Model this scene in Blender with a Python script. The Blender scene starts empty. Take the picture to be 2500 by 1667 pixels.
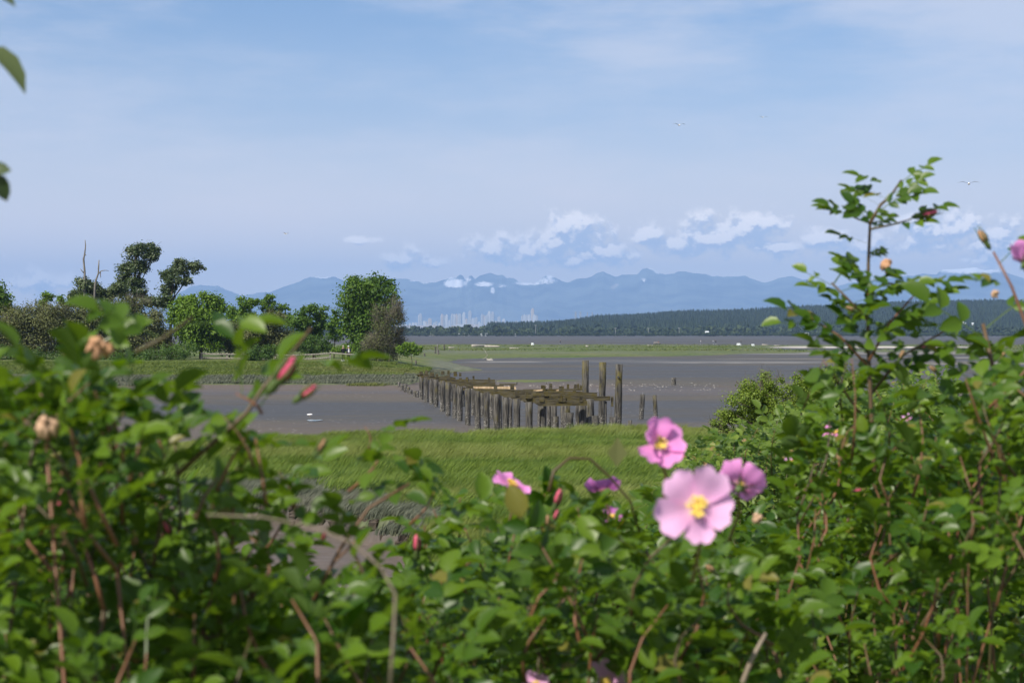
import bpy, math, random
import numpy as np
from mathutils import Vector, Matrix, Euler
rng = np.random.default_rng(7); random.seed(7)
R = math.radians
S = bpy.context.scene; C = S.collection
F = 4861.0; HZ = 812.0; CX = 1250.0; CAMZ = 5.0

# ------------------------------------------------------------------ camera
cam = bpy.data.cameras.new('camera'); co = bpy.data.objects.new('camera', cam); C.objects.link(co); S.camera = co
co.location = (0, 0, CAMZ); PITCH = math.atan((833.5 - HZ) / F)
co.rotation_euler = (math.pi/2 - PITCH, 0, 0)
cam.sensor_width = 36; cam.lens = 70; cam.clip_start = .05; cam.clip_end = 90000
cam.dof.use_dof = True; cam.dof.focus_distance = 140; cam.dof.aperture_fstop = 15
# ------------------------------------------------------------------ world, sun, exposure
SUN_EL, SUN_AZ = R(47), R(-140)          # azimuth measured clockwise from +Y (view direction)
sd = Vector((math.sin(SUN_AZ)*math.cos(SUN_EL), math.cos(SUN_AZ)*math.cos(SUN_EL), math.sin(SUN_EL)))
sun = bpy.data.lights.new('sun', 'SUN'); sun.energy = 5.0; sun.angle = R(.55); sun.color = (1, .93, .80)
so = bpy.data.objects.new('sun', sun); C.objects.link(so); so.rotation_euler = sd.to_track_quat('Z', 'Y').to_euler(); so.location = (0, 0, 50)
S.view_settings.view_transform = 'Standard'; S.view_settings.look = 'None'; S.view_settings.gamma = 1
S.view_settings.exposure = 0.34; S.view_settings.use_curve_mapping = False
try:
    S.cycles.use_denoising = True; S.cycles.denoiser = 'OPENIMAGEDENOISE'
    S.cycles.max_bounces = 6; S.cycles.diffuse_bounces = 2; S.cycles.glossy_bounces = 2; S.cycles.transmission_bounces = 4
    S.cycles.volume_bounces = 1
except Exception: pass
w = bpy.data.worlds.new('World'); S.world = w; w.use_nodes = True
nt = w.node_tree; nt.nodes.clear()
class N:
    """tiny node builder"""
    def __init__(s, nt): s.nt = nt
    def __call__(s, t, **kw):
        n = s.nt.nodes.new(t)
        ins = kw.pop('i', {})
        for k, v in kw.items(): setattr(n, k, v)
        for k, v in ins.items():
            if isinstance(v, bpy.types.NodeSocket): s.nt.links.new(v, n.inputs[k])
            else: n.inputs[k].default_value = v
        return n
    def m(s, op, a, b=0.0, c=None):
        i = {0: a, 1: b}
        if c is not None: i[2] = c
        return s('ShaderNodeMath', operation=op, i=i).outputs[0]
    def v(s, op, a, b=(0, 0, 0)):
        n = s('ShaderNodeVectorMath', operation=op, i={0: a, 1: b})
        return n.outputs['Value'] if op in ('LENGTH', 'DOT_PRODUCT', 'DISTANCE') else n.outputs[0]
    def mr(s, x, a, b, c=0.0, d=1.0, smooth=True):
        return s('ShaderNodeMapRange', interpolation_type='SMOOTHSTEP' if smooth else 'LINEAR', i={0: x, 1: a, 2: b, 3: c, 4: d}).outputs[0]
    def mix(s, f, a, b, bt='MIX'):
        return s('ShaderNodeMix', data_type='RGBA', blend_type=bt, i={0: f, 6: a, 7: b}).outputs[2]
    def noise(s, vec, scale, detail=4, rough=.55, out=0, **k):
        i = {'Scale': scale, 'Detail': detail, 'Roughness': rough}
        if vec is not None: i['Vector'] = vec
        return s('ShaderNodeTexNoise', i=i, **k).outputs[out]
n = N(nt)
sky = n('ShaderNodeTexSky', sky_type='NISHITA', sun_disc=False, sun_elevation=SUN_EL, sun_rotation=SUN_AZ, air_density=1.0, dust_density=0.4, ozone_density=2.0)
tc = n('ShaderNodeTexCoord').outputs['Generated']
sep = n('ShaderNodeSeparateXYZ', i={0: tc})
az = n.m('ARCTAN2', sep.outputs[0], sep.outputs[1]); el = n.m('ARCSINE', sep.outputs[2])
P = n('ShaderNodeCombineXYZ', i={0: n.m('MULTIPLY', az, 57.2958), 1: n.m('MULTIPLY', el, 57.2958), 2: 0.0}).outputs[0]   # degrees
def px2deg(x, y): return (math.degrees(math.atan((x-CX)/F)), math.degrees(math.atan((HZ-y)/F)))
# cumulus banks low over the mountains: (x, y, half width, half height, weight)
CL = [(1400, 556, 62, 40, .9), (1345, 585, 70, 34, .8), (1215, 598, 75, 36, .6), (1290, 606, 70, 30, .6), (1500, 604, 70, 28, .6), (1440, 616, 110, 24, .55), (1590, 562, 48, 26, .7), (1830, 548, 72, 36, .85), (1750, 574, 90, 32, .75),
      (1660, 580, 80, 28, .7), (1712, 524, 36, 26, .5), (1910, 592, 90, 26, .5), (2010, 580, 70, 38, .55), (2110, 592, 80, 34, .5), (2260, 560, 80, 46, .6), (2340, 545, 44, 30, .8), (2440, 590, 100, 60, .55), (985, 616, 62, 28, .5), (1060, 628, 44, 16, .4), (890, 573, 46, 10, .45), (95, 680, 85, 30, .55), (2700, 570, 200, 60, .5), (-350, 600, 250, 60, .5)]
def density(Q):
    nz = n.noise(n.v('MULTIPLY', Q, (1.0, 1.25, 1)), 1.9, 8, .56)
    acc = None
    for (x, y, rx, ry, wt) in CL:
        a, e = px2deg(x, y+14)
        dx = n.v('MULTIPLY', n.v('SUBTRACT', Q, (a, e, 0)), (1/math.degrees(1.3*rx/F), 1/math.degrees(1.25*ry/F), 0))
        l = n.m('MULTIPLY_ADD', n.v('LENGTH', dx), -.9, .9*wt)
        acc = l if acc is None else n.m('MAXIMUM', acc, l)
    return n.m('ADD', acc, n.m('MULTIPLY_ADD', nz, 2.5, -1.02))
d0 = density(P); d1 = density(n.v('ADD', P, (-.09, .22, 0)))
cmask = n.mr(d0, -.22, .50)
lit = n.mr(n.m('SUBTRACT', d0, d1), -.10, .42)
ccol = n.mix(lit, (.36, .46, .66, 1), (1.38, 1.25, 1.14, 1))
# thin cirrus veils
cz = n.noise(n.v('MULTIPLY', P, (.10, .40, 1)), .9, 6, .6)
cz2 = n.noise(n.v('MULTIPLY', n.v('ADD', P, (30, 5, 0)), (.05, .10, 1)), 1.0, 2, .5)
cir = n.m('MULTIPLY', n.mr(n.m('ADD', cz, n.m('MULTIPLY', cz2, .6)), .64, .98), .62)
elv = n('ShaderNodeSeparateXYZ', i={0: P}).outputs[1]
cir = n.m('MAXIMUM', cir, n.m('ADD', n.mr(elv, 10., .5, .0, .80), n.m('MULTIPLY', cir, .65)))
base = n.mix(1.0, sky.outputs[0], (.86, .97, 1.16, 1), 'MULTIPLY')
bg1 = n('ShaderNodeMixRGB', blend_type='MULTIPLY', i={0: 1.0, 1: base, 2: (1, 1, 1, 1)}).outputs[0]
STR = .076
scl = 1/STR
c1 = n.mix(cir, bg1, tuple(v*scl for v in (.66, .655, .70)) + (1,))
c1 = n.mix(n.mr(elv, 6.5, .8, 0., .85), c1, tuple(v*scl for v in (1.05, .90, .74)) + (1,))
c2 = n.mix(n.m('MULTIPLY', cmask, .74), c1, n.mix(1.0, ccol, (scl, scl, scl, 1), 'MULTIPLY'))
bg = n('ShaderNodeBackground', i={0: c2, 1: STR})
nt.links.new(bg.outputs[0], n('ShaderNodeOutputWorld').inputs[0])
w.cycles.sampling_method = 'MANUAL'; w.cycles.sample_map_resolution = 512

# ------------------------------------------------------------------ helpers
def tag(o, label=None, cat=None, group=None, kind=None):
    if label: o['label'] = label
    if cat: o['category'] = cat
    if group: o['group'] = group
    if kind: o['kind'] = kind
    return o
def empty(name, loc=(0, 0, 0), label=None, cat=None, group=None):
    o = bpy.data.objects.new(name, None); o.empty_display_size = .2; o.location = loc; C.objects.link(o); return tag(o, label, cat, group)
def link(name, me, parent=None, loc=None):
    o = bpy.data.objects.new(name, me); C.objects.link(o)
    if parent: o.parent = parent
    if loc is not None: o.location = loc
    return o
def pw(px, py, d):
    """photo pixel -> world point at forward distance d"""
    v = Vector((px-CX, F, HZ-py)) ; t = d/F
    return Vector((v.x*t, d, CAMZ + v.z*t))
class MB:
    def __init__(s): s.v = []; s.f = []; s.r = []; s.n = 0
    def add(s, V, Fs, rnd=None):
        V = np.asarray(V, float).reshape(-1, 3); s.v.append(V)
        s.r.append(np.full(len(V), random.random() if rnd is None else rnd) if np.isscalar(rnd) or rnd is None else np.asarray(rnd))
        s.f += [tuple(i+s.n for i in f) for f in Fs]; s.n += len(V)
    def box(s, c, size, rz=0, tilt=0, taper=1.0, rnd=None):
        x, y, z = (q/2 for q in size)
        V = [(-x, -y, -z), (x, -y, -z), (x, y, -z), (-x, y, -z), (-x*taper, -y*taper, z), (x*taper, -y*taper, z), (x*taper, y*taper, z), (-x*taper, y*taper, z)]
        M = Matrix.Translation(c) @ Euler((0, tilt, rz)).to_matrix().to_4x4()
        s.add([tuple(M @ Vector(q)) for q in V], [(0, 3, 2, 1), (4, 5, 6, 7), (0, 1, 5, 4), (1, 2, 6, 5), (2, 3, 7, 6), (3, 0, 4, 7)], rnd)
    def tube(s, pts, rad, n=6, cap=True, rnd=None, jag=0):
        pts = [Vector(p) for p in pts]; V = []; ref = Vector((.13, .97, .2))
        for i, p in enumerate(pts):
            t = (pts[min(i+1, len(pts)-1)] - pts[max(i-1, 0)]).normalized()
            a = t.cross(ref)
            if a.length < .1: a = t.cross(Vector((1, 0, 0)))
            a.normalize(); b = t.cross(a); r = rad[i] if hasattr(rad, '__len__') else rad
            for k in range(n):
                q = 2*math.pi*k/n; rr = r*(1 + (random.uniform(-jag, jag) if jag else 0))
                V.append(p + a*math.cos(q)*rr + b*math.sin(q)*rr)
        Fs = [(i*n+k, i*n+(k+1) % n, (i+1)*n+(k+1) % n, (i+1)*n+k) for i in range(len(pts)-1) for k in range(n)]
        if cap: Fs += [tuple(range(n))[::-1], tuple((len(pts)-1)*n+k for k in range(n))]
        s.add([tuple(v) for v in V], Fs, rnd)
    def build(s, name, mat, parent=None, loc=None, smooth=False, **t):
        me = bpy.data.meshes.new(name); V = np.concatenate(s.v); me.from_pydata(V.tolist(), [], s.f)
        at = me.attributes.new('rnd', 'FLOAT', 'POINT'); at.data.foreach_set('value', np.concatenate(s.r).astype(np.float32))
        for mm in (mat if isinstance(mat, (list, tuple)) else [mat]): me.materials.append(mm)
        if smooth: me.polygons.foreach_set('use_smooth', np.ones(len(me.polygons), bool))
        me.update(); o = link(name, me, parent, loc); return tag(o, **t) if t else o
def fast_mesh(name, V, Fq, rnd, mat, smooth=False):
    """V (n,3), Fq (m,k) equal-size faces"""
    V = np.ascontiguousarray(V, np.float32); Fq = np.ascontiguousarray(Fq, np.int32); k = Fq.shape[1]
    me = bpy.data.meshes.new(name); me.vertices.add(len(V)); me.vertices.foreach_set('co', V.ravel())
    me.loops.add(Fq.size); me.loops.foreach_set('vertex_index', Fq.ravel())
    me.polygons.add(len(Fq)); me.polygons.foreach_set('loop_start', np.arange(0, Fq.size, k, dtype=np.int32))
    if smooth: me.polygons.foreach_set('use_smooth', np.ones(len(Fq), bool))
    if rnd is not None:
        at = me.attributes.new('rnd', 'FLOAT', 'POINT'); at.data.foreach_set('value', np.asarray(rnd, np.float32))
    if mat: me.materials.append(mat)
    me.update(calc_edges=True); return me
def unit(a): return a/np.maximum(np.linalg.norm(a, axis=1, keepdims=True), 1e-9)
def leaf_quads(Pc, Nn, size, aspect=.6, fold=.25):
    """rhombic leaves, centred on Pc with normals ~Nn: returns V, F"""
    m = len(Pc); t = unit(np.cross(Nn, rng.normal(size=(m, 3)))); b = np.cross(Nn, t); s = np.asarray(size).reshape(-1, 1)
    V = np.stack([Pc - t*s*.5, Pc + b*s*.5*aspect + Nn*s*fold*.3, Pc + t*s*.5 - Nn*s*fold*.2, Pc - b*s*.5*aspect + Nn*s*fold*.3], 1).reshape(-1, 3)
    return V, np.arange(4*m).reshape(-1, 4)
def fbm(x, y, sc, seed=0, octv=4):
    """cheap value noise"""
    out = np.zeros(np.broadcast(x, y).shape); a = 1.; tot = 0
    for o in range(octv):
        X = x/sc*2**o + seed*17.3 + o*5.1; Y = y/sc*2**o + seed*9.7 + o*3.3
        xi = np.floor(X); yi = np.floor(Y); fx = X-xi; fy = Y-yi; fx = fx*fx*(3-2*fx); fy = fy*fy*(3-2*fy)
        h = lambda i, j: np.modf(np.abs(np.sin(i*127.1+j*311.7+o*74.7)*43758.5453))[0]
        v = (h(xi, yi)*(1-fx)+h(xi+1, yi)*fx)*(1-fy) + (h(xi, yi+1)*(1-fx)+h(xi+1, yi+1)*fx)*fy
        out += a*v; tot += a; a *= .5
    return out/tot
def sm(x, a, b): t = np.clip((x-a)/(b-a), 0, 1); return t*t*(3-2*t)

# ------------------------------------------------------------------ materials
def mat(name, fn):
    m = bpy.data.materials.new(name); m.use_nodes = True; m.node_tree.nodes.clear(); q = N(m.node_tree)
    r = fn(q); out = q('ShaderNodeOutputMaterial')
    sh = r[0] if isinstance(r, tuple) else r
    m.node_tree.links.new(sh, out.inputs[0]); return m
def bsdf(q, col, rough=.8, spec=.3, bump=None, bstr=.3, bdist=.02):
    i = {'Base Color': col, 'Roughness': rough, 'Specular IOR Level': spec}
    if bump is not None: i['Normal'] = q('ShaderNodeBump', i={'Strength': bstr, 'Distance': bdist, 'Height': bump}).outputs[0]
    return q('ShaderNodeBsdfPrincipled', i=i).outputs[0]
def pos(q): return q('ShaderNodeNewGeometry').outputs['Position']
def rnd(q): return q('ShaderNodeAttribute', attribute_name='rnd').outputs['Fac']
def c4(c): return tuple(c) + (1,)
def leafmat(name, a, b, trans=.3, rough=.55, spec=.3, tcol=None, obrand=True, under=None, odd=None):
    def f(q):
        r = rnd(q)
        if obrand: r = q.m('FRACT', q.m('ADD', r, q.m('MULTIPLY', q('ShaderNodeObjectInfo').outputs['Random'], .9)))
        col = q.mix(r, c4(a), c4(b))
        if odd: col = q.mix(q.mr(r, .965, .975), col, c4(odd))
        if under: col = q.mix(q('ShaderNodeNewGeometry').outputs['Backfacing'], col, c4(under))
        p = bsdf(q, col, rough, spec)
        t = q('ShaderNodeBsdfTranslucent', i={0: q.mix(1.0, col, c4(tcol or (1.9, 1.8, .5)), 'MULTIPLY')}).outputs[0]
        return q('ShaderNodeMixShader', i={0: trans, 1: p, 2: t}).outputs[0]
    return mat(name, f)
M = {}
def flat(name, col, rough=.7, spec=.3): M[name] = mat(name, lambda q: bsdf(q, c4(col), rough, spec)); return M[name]
M['rose_leaf'] = leafmat('rose_leaf', (.030, .082, .008), (.115, .195, .012), .42, .40, .4, under=(.07, .12, .03), odd=(.17, .16, .03), tcol=(1.9, 1.9, .25))
M['rose_leaf_small'] = leafmat('rose_leaf_small', (.042, .095, .010), (.15, .215, .03), .32, .5, .35, under=(.12, .19, .09), odd=(.25, .17, .07), tcol=(1.6, 1.7, .4))
M['maple'] = leafmat('broadleaf', (.040, .095, .010), (.11, .19, .018), .3, .6, tcol=(1.8, 1.8, .4))
M['bright'] = leafmat('bright_leaf', (.055, .12, .010), (.14, .23, .02), .3, .6, tcol=(1.8, 1.8, .4))
M['poplar'] = leafmat('poplar_leaf', (.030, .056, .018), (.105, .14, .055), .2, .45, .4)
M['olive'] = leafmat('olive_leaf', (.050, .070, .020), (.125, .135, .05), .2, .7)
M['greytwig'] = leafmat('grey_twig', (.085, .078, .058), (.19, .17, .13), .05, .8, tcol=(1, 1, 1))
M['shrub'] = leafmat('shrub_leaf', (.030, .072, .014), (.075, .14, .022), .28, .6)
M['midbush'] = leafmat('mid_bush_leaf', (.075, .135, .014), (.18, .25, .035), .3, .6)
M['far_broad'] = leafmat('far_broadleaf', (.018, .034, .014), (.048, .070, .024), .1, .8)
M['far_conifer'] = leafmat('conifer_needles', (.008, .019, .010), (.022, .038, .016), .02, .9)
def barkf(a, b, sc=8.):
    def f(q):
        tcn = q('ShaderNodeTexCoord').outputs['Object']; nz = q.noise(q.v('MULTIPLY', tcn, (1, 1, .12)), sc, 5, .6)
        return bsdf(q, q.mix(q.mr(nz, .3, .7), c4(a), c4(b)), .9, .2, nz, .6, .03)
    return f
M['bark'] = mat('bark', barkf((.035, .028, .02), (.11, .09, .07)))
M['deadwood'] = mat('dead_wood', barkf((.10, .095, .088), (.24, .225, .21)))
M['drift'] = mat('driftwood', barkf((.20, .18, .15), (.46, .43, .38)))
M['rail'] = mat('fence_wood', barkf((.13, .12, .105), (.30, .28, .25)))
def pile_f(q):
    o = q('ShaderNodeTexCoord').outputs['Object']; z = q('ShaderNodeSeparateXYZ', i={0: o}).outputs[2]
    r = rnd(q); oi = q('ShaderNodeObjectInfo').outputs['Random']
    p3 = q.v('ADD', o, q('ShaderNodeCombineXYZ', i={0: q.m('MULTIPLY', oi, 40.), 1: 0., 2: 0.}).outputs[0])
    g = q.noise(q.v('MULTIPLY', p3, (1, 1, .10)), 14, 5, .65)
    col = q.mix(q.mr(g, .33, .68), (.022, .021, .020, 1), (.120, .113, .100, 1))
    mo = q.noise(q.v('MULTIPLY', p3, (1, 1, .5)), 3.0, 3, .6)
    moss = q.m('MULTIPLY', q.mr(q.m('ADD', mo, q.m('MULTIPLY', z, .07)), .62, .84), .65)
    col = q.mix(moss, col, (.115, .098, .022, 1))
    vo = q('ShaderNodeTexVoronoi', i={'Vector': p3, 'Scale': 22.0}).outputs['Distance']
    bn = q.noise(p3, 5.0, 3, .6)
    bz = q.mr(q.m('ADD', z, q.m('MULTIPLY', bn, -.9)), .02, .45, 1., 0.)
    bar = q.m('MULTIPLY', q.m('MULTIPLY', q.mr(vo, .24, .36, 1., 0.), bz), q.mr(bn, .36, .5))
    col = q.mix(bar, col, (.58, .56, .52, 1))
    return bsdf(q, col, .9, .2, q.m('ADD', g, bar), .8, .03)
M['pile'] = mat('pile_wood', pile_f)
def beam_f(q):
    o = q('ShaderNodeTexCoord').outputs['Object']; r = rnd(q)
    p3 = q.v('ADD', o, q('ShaderNodeCombineXYZ', i={0: q.m('MULTIPLY', q('ShaderNodeObjectInfo').outputs['Random'], 50.), 1: 0., 2: 0.}).outputs[0])
    g = q.noise(q.v('MULTIPLY', p3, (.25, 2, 2)), 6, 5, .65)
    col = q.mix(q.mr(g, .3, .7), (.016, .014, .010, 1), (.10, .088, .055, 1))
    mo = q.noise(p3, 2.2, 4, .65)
    col = q.mix(q.m('MULTIPLY', q.mr(mo, .45, .62), .6), col, (.075, .060, .010, 1))
    return bsdf(q, col, .9, .2, g, .7, .03)
M['beam'] = mat('beam_wood', beam_f)
M['newwood'] = mat('raw_wood', barkf((.30, .21, .12), (.55, .42, .27)))
def cane_f(a, b):
    def f(q):
        r = q.m('FRACT', q.m('ADD', rnd(q), q('ShaderNodeObjectInfo').outputs['Random'])); return bsdf(q, q.mix(r, c4(a), c4(b)), .5, .4)
    return f
M['cane'] = mat('cane', cane_f((.06, .05, .02), (.19, .08, .042)))
M['cane_old'] = mat('old_cane', cane_f((.15, .12, .085), (.26, .21, .16)))
M['cane_green'] = mat('green_cane', cane_f((.06, .08, .02), (.14, .08, .035)))
def petal_f(ca, cb):
    def f(q):
        r = rnd(q)   # 0 at the claw, 1 at the rim
        g = q.noise(q('ShaderNodeTexCoord').outputs['Object'], 220, 3, .5)
        col = q.mix(q.mr(r, .0, .35), (.85, .62, .66, 1), q.mix(r, c4(ca), c4(cb)))
        col = q.mix(q.m('MULTIPLY', g, .25), col, c4(ca))
        p = bsdf(q, col, .6, .2); t = q('ShaderNodeBsdfTranslucent', i={0: col}).outputs[0]
        return q('ShaderNodeMixShader', i={0: .4, 1: p, 2: t}).outputs[0]
    return f
M['petal'] = mat('petal_pink', petal_f((.80, .38, .68), (.84, .52, .80)))
M['petal_hot'] = mat('petal_magenta', petal_f((.84, .26, .64), (.86, .36, .76)))
M['petal_deep'] = mat('petal_mauve', petal_f((.55, .14, .42), (.55, .20, .55)))
flat('stamen', (.85, .62, .12), .7); flat('stamen_c', (.62, .50, .08), .8)
flat('bud', (.58, .09, .17), .5); flat('sepal', (.07, .11, .03), .6); flat('withered', (.42, .24, .14), .9); flat('withered2', (.44, .29, .19), .9)
flat('white_paint', (.72, .74, .74)); flat('white_roof', (.62, .66, .68)); flat('grey_wall', (.35, .36, .38)); flat('jacket_black', (.012, .012, .014), .8); flat('jacket_navy', (.02, .028, .05), .8)
flat('shirt', (.75, .76, .8), .9); flat('trouser', (.02, .022, .03), .9); flat('trouser_blue', (.04, .06, .10), .9); flat('skin', (.45, .27, .19), .6); flat('hair', (.30, .27, .24), .9); flat('cap_tan', (.42, .36, .27), .9)
flat('red_jacket', (.25, .04, .04), .9); flat('metal', (.30, .31, .32), .5)
M['rock'] = mat('rock', lambda q: bsdf(q, q.mix(q.noise(pos(q), 3., 4), (.16, .15, .14, 1), (.42, .40, .37, 1)), .9, .2))
M['bird_white'] = flat('bird_white', (.8, .8, .8)); flat('bird_dark', (.05, .05, .06))

# ------------------------------------------------------------------ ground: dike slope, salt meadow, creek, mudflats, peninsula, spit
def uv(x, d): return CX + x*F/d, HZ + CAMZ*F/d
def curve(u, pts): return np.interp(u, [p[0] for p in pts], [p[1] for p in pts])
def poly_sd(u, v, pts, sv=1.0):
    """signed distance-ish to polygon (positive inside), v axis scaled"""
    P_ = np.array(pts, float); P_[:, 1] *= sv; v = v*sv; ins = np.zeros(u.shape, bool); dm = np.full(u.shape, 1e9); m = len(P_)
    for i in range(m):
        x1, y1 = P_[i]; x2, y2 = P_[(i+1) % m]
        c = ((y1 > v) != (y2 > v)) & (u < (x2-x1)*(v-y1)/((y2-y1) if y2 != y1 else 1e-9)+x1); ins ^= c
        t = np.clip(((u-x1)*(x2-x1)+(v-y1)*(y2-y1))/((x2-x1)**2+(y2-y1)**2+1e-9), 0, 1)
        dm = np.minimum(dm, np.hypot(u-x1-t*(x2-x1), v-y1-t*(y2-y1)))
    return np.where(ins, dm, -dm)
CREEK = [(180, 1265), (420, 1252), (600, 1246), (700, 1262), (830, 1285), (930, 1318), (1010, 1340), (1060, 1400), (980, 1520), (800, 1620), (300, 1700), (0, 1500), (-400, 1330)]
PEN = [(-2600, 950), (0, 947), (500, 940), (900, 941), (985, 943), (1040, 931), (1075, 918), (1120, 908), (1183, 905), (1150, 899), (1120, 892), (1095, 884), (1120, 878), (1300, 874), (1500, 872), (1700, 869), (1850, 864), (2000, 860), (2600, 858), (5200, 850),
       (5200, 842), (2500, 841), (2000, 842), (1500, 841), (1000, 841), (0, 841), (-2600, 841)]
def meadow_edge(x): return curve(x, [(-60, 60), (-30, 66), (-15, 74), (-7.5, 83), (-2, 87), (6, 88), (14, 87), (25, 82), (60, 76)])
def ground_fields(x, d):
    dd = np.maximum(d, .8); u, v = uv(x, dd); n1 = fbm(x, d, 6., 1); n2 = fbm(x, d, 40., 2); n3 = fbm(x*.4, d, 2.2, 3)
    nu = (fbm(x, d*.25, 3.5, 5)-.5)
    # zone masks
    me = meadow_edge(x) + (n1-.5)*3.0
    mead = sm(me-dd, -.35, .35)
    cr = poly_sd(u, v, CREEK, 1.0) + (fbm(x, d, 1.6, 8, 5)-.5)*50
    creek = sm(cr, -6, 6)*(dd > 25)
    wob = (fbm(x, d*.3, 14., 4, 5)-.5)
    pen = poly_sd(u, v, PEN, 4.0) + wob*14
    penm = sm(pen, -1.5, 3.0)*(dd > 120)
    far = sm(dd, 2430, 2460)
    # heights
    z = (n2-.5)*.05*sm(dd, 90, 120)
    dike = 3.4 - 2.9*sm(dd, 2.5, 30); z = z + mead*(np.where(dd < 30, dike, .5) + (n1-.5)*.18)
    z = z - mead*creek*(.55 + .15*n1)*sm(dd, 25, 34)
    bankr = np.clip(pen/30., 0, 1)
    slope = sm(dd, 186, 246)*sm(1050-u, -60, 160)
    z = z + penm*(.12 + .25*bankr + 1.32*slope*sm(700-dd, 0, 380) + (n1-.5)*.12)
    z = z + far*1.2
    # colour zones: grass, salt (grey green), sand, brown
    grass = np.clip(mead*(1-creek), 0, 1)
    bank = mead*creek*sm(-cr, -22, -4)        # eroded rim
    saltn = sm(cr, -75, -25)*(1-creek)*(dd > 25)*sm(n1, .25, .5)*(dd < 70)
    salt = np.maximum(saltn*.95, penm*sm(slope, .34, .05)*sm(pen, -1, 6))
    salt = np.where(dd > 330, penm*sm(n1*.5+n2*.7, .45, .75)*.8, salt)
    grass = np.maximum(grass, penm)
    # pale sand beach at the right end of the spit and streaks on the flat
    beach = sm(u, 1780, 1980)*sm(2480-u, 0, 200)*sm(v+nu*5, 846.5, 848.5)*sm(858-v+nu*6, 0, 3.)
    beach2 = sm(u, 1640, 1900)*sm(v, 857, 859)*sm(866-v, 0, 2.0)*sm(v-curve(u, [(1640, 864), (1900, 858), (2500, 856)]), -2, 1)
    st = lambda uc, vc, ru, rv, k: k*np.exp(-((u-uc)/ru)**4-((v+nu*rv*1.6-vc)/rv)**2)
    sand = np.maximum.reduce([beach, beach2*.25, st(1800, 884, 230, 3.0, .34), st(2400, 886, 160, 3, .5), st(2300, 873, 220, 1.2, .4), st(1480, 881, 190, 2.2, .20), st(1240, 883, 90, 1.8, .50), st(1180, 908, 80, .9, .5), st(1900, 876, 160, 1.0, .22)])
    sand = np.where(beach+beach2 > .1, sand, sand*sm(fbm(x*.15, d, 9., 12, 4), .34, .62))
    sand = sand*(1-np.where(dd < 600, penm, penm*.2*(1-beach)))
    grass = grass*(1-beach); salt = salt*(1-beach)
    brown = np.maximum.reduce([sm(v, 975, 945)*sm(v, 930, 945)*sm(1800-u, 0, 500)*.9, st(900, 960, 900, 14, .5), sm(v, 1022, 1040)*.45*(1-mead), st(1200, 1000, 260, 22, .0), st(1600, 955, 350, 10, .6), creek*mead*.9])
    strip = st(1310, 931, 120, 3.6, 1.6)      # low grassy bar beyond the old pier
    strip = np.clip(strip-.3-(1-n1)*.4, 0, 1)
    grass = np.maximum(grass, strip); z = z + strip*.12 + st(1520, 944, 280, 3.0, .10)
    z = z + st(1160, 896, 60, 8, .0)
    return z, grass, salt, np.clip(sand, 0, 1), np.clip(brown, 0, 1), mead*creek, far
def H(x, d): return float(ground_fields(np.array([float(x)]), np.array([float(d)]))[0][0])
ds = np.concatenate([np.array([-60, -20, -5, -1, .5]), np.geomspace(1.2, 34, 60)[:-1], np.linspace(34, 92, 190), np.geomspace(92.6, 1200, 240), np.geomspace(1240, 33200, 46)])
NC = 420
s_ = np.sinh(np.linspace(-1.6, 1.6, NC))/np.sinh(1.6)
D, Sx = np.meshgrid(ds, s_, indexing='ij'); X = Sx*(np.maximum(D, 0)*.62 + 14)
z, gr, sa, sn, br, ck, fr = ground_fields(X, D)
V = np.stack([X, D, z], -1).reshape(-1, 3); nr = len(ds)
idx = np.arange(nr*NC).reshape(nr, NC); Fq = np.stack([idx[:-1, :-1], idx[:-1, 1:], idx[1:, 1:], idx[1:, :-1]], -1).reshape(-1, 4)
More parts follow.
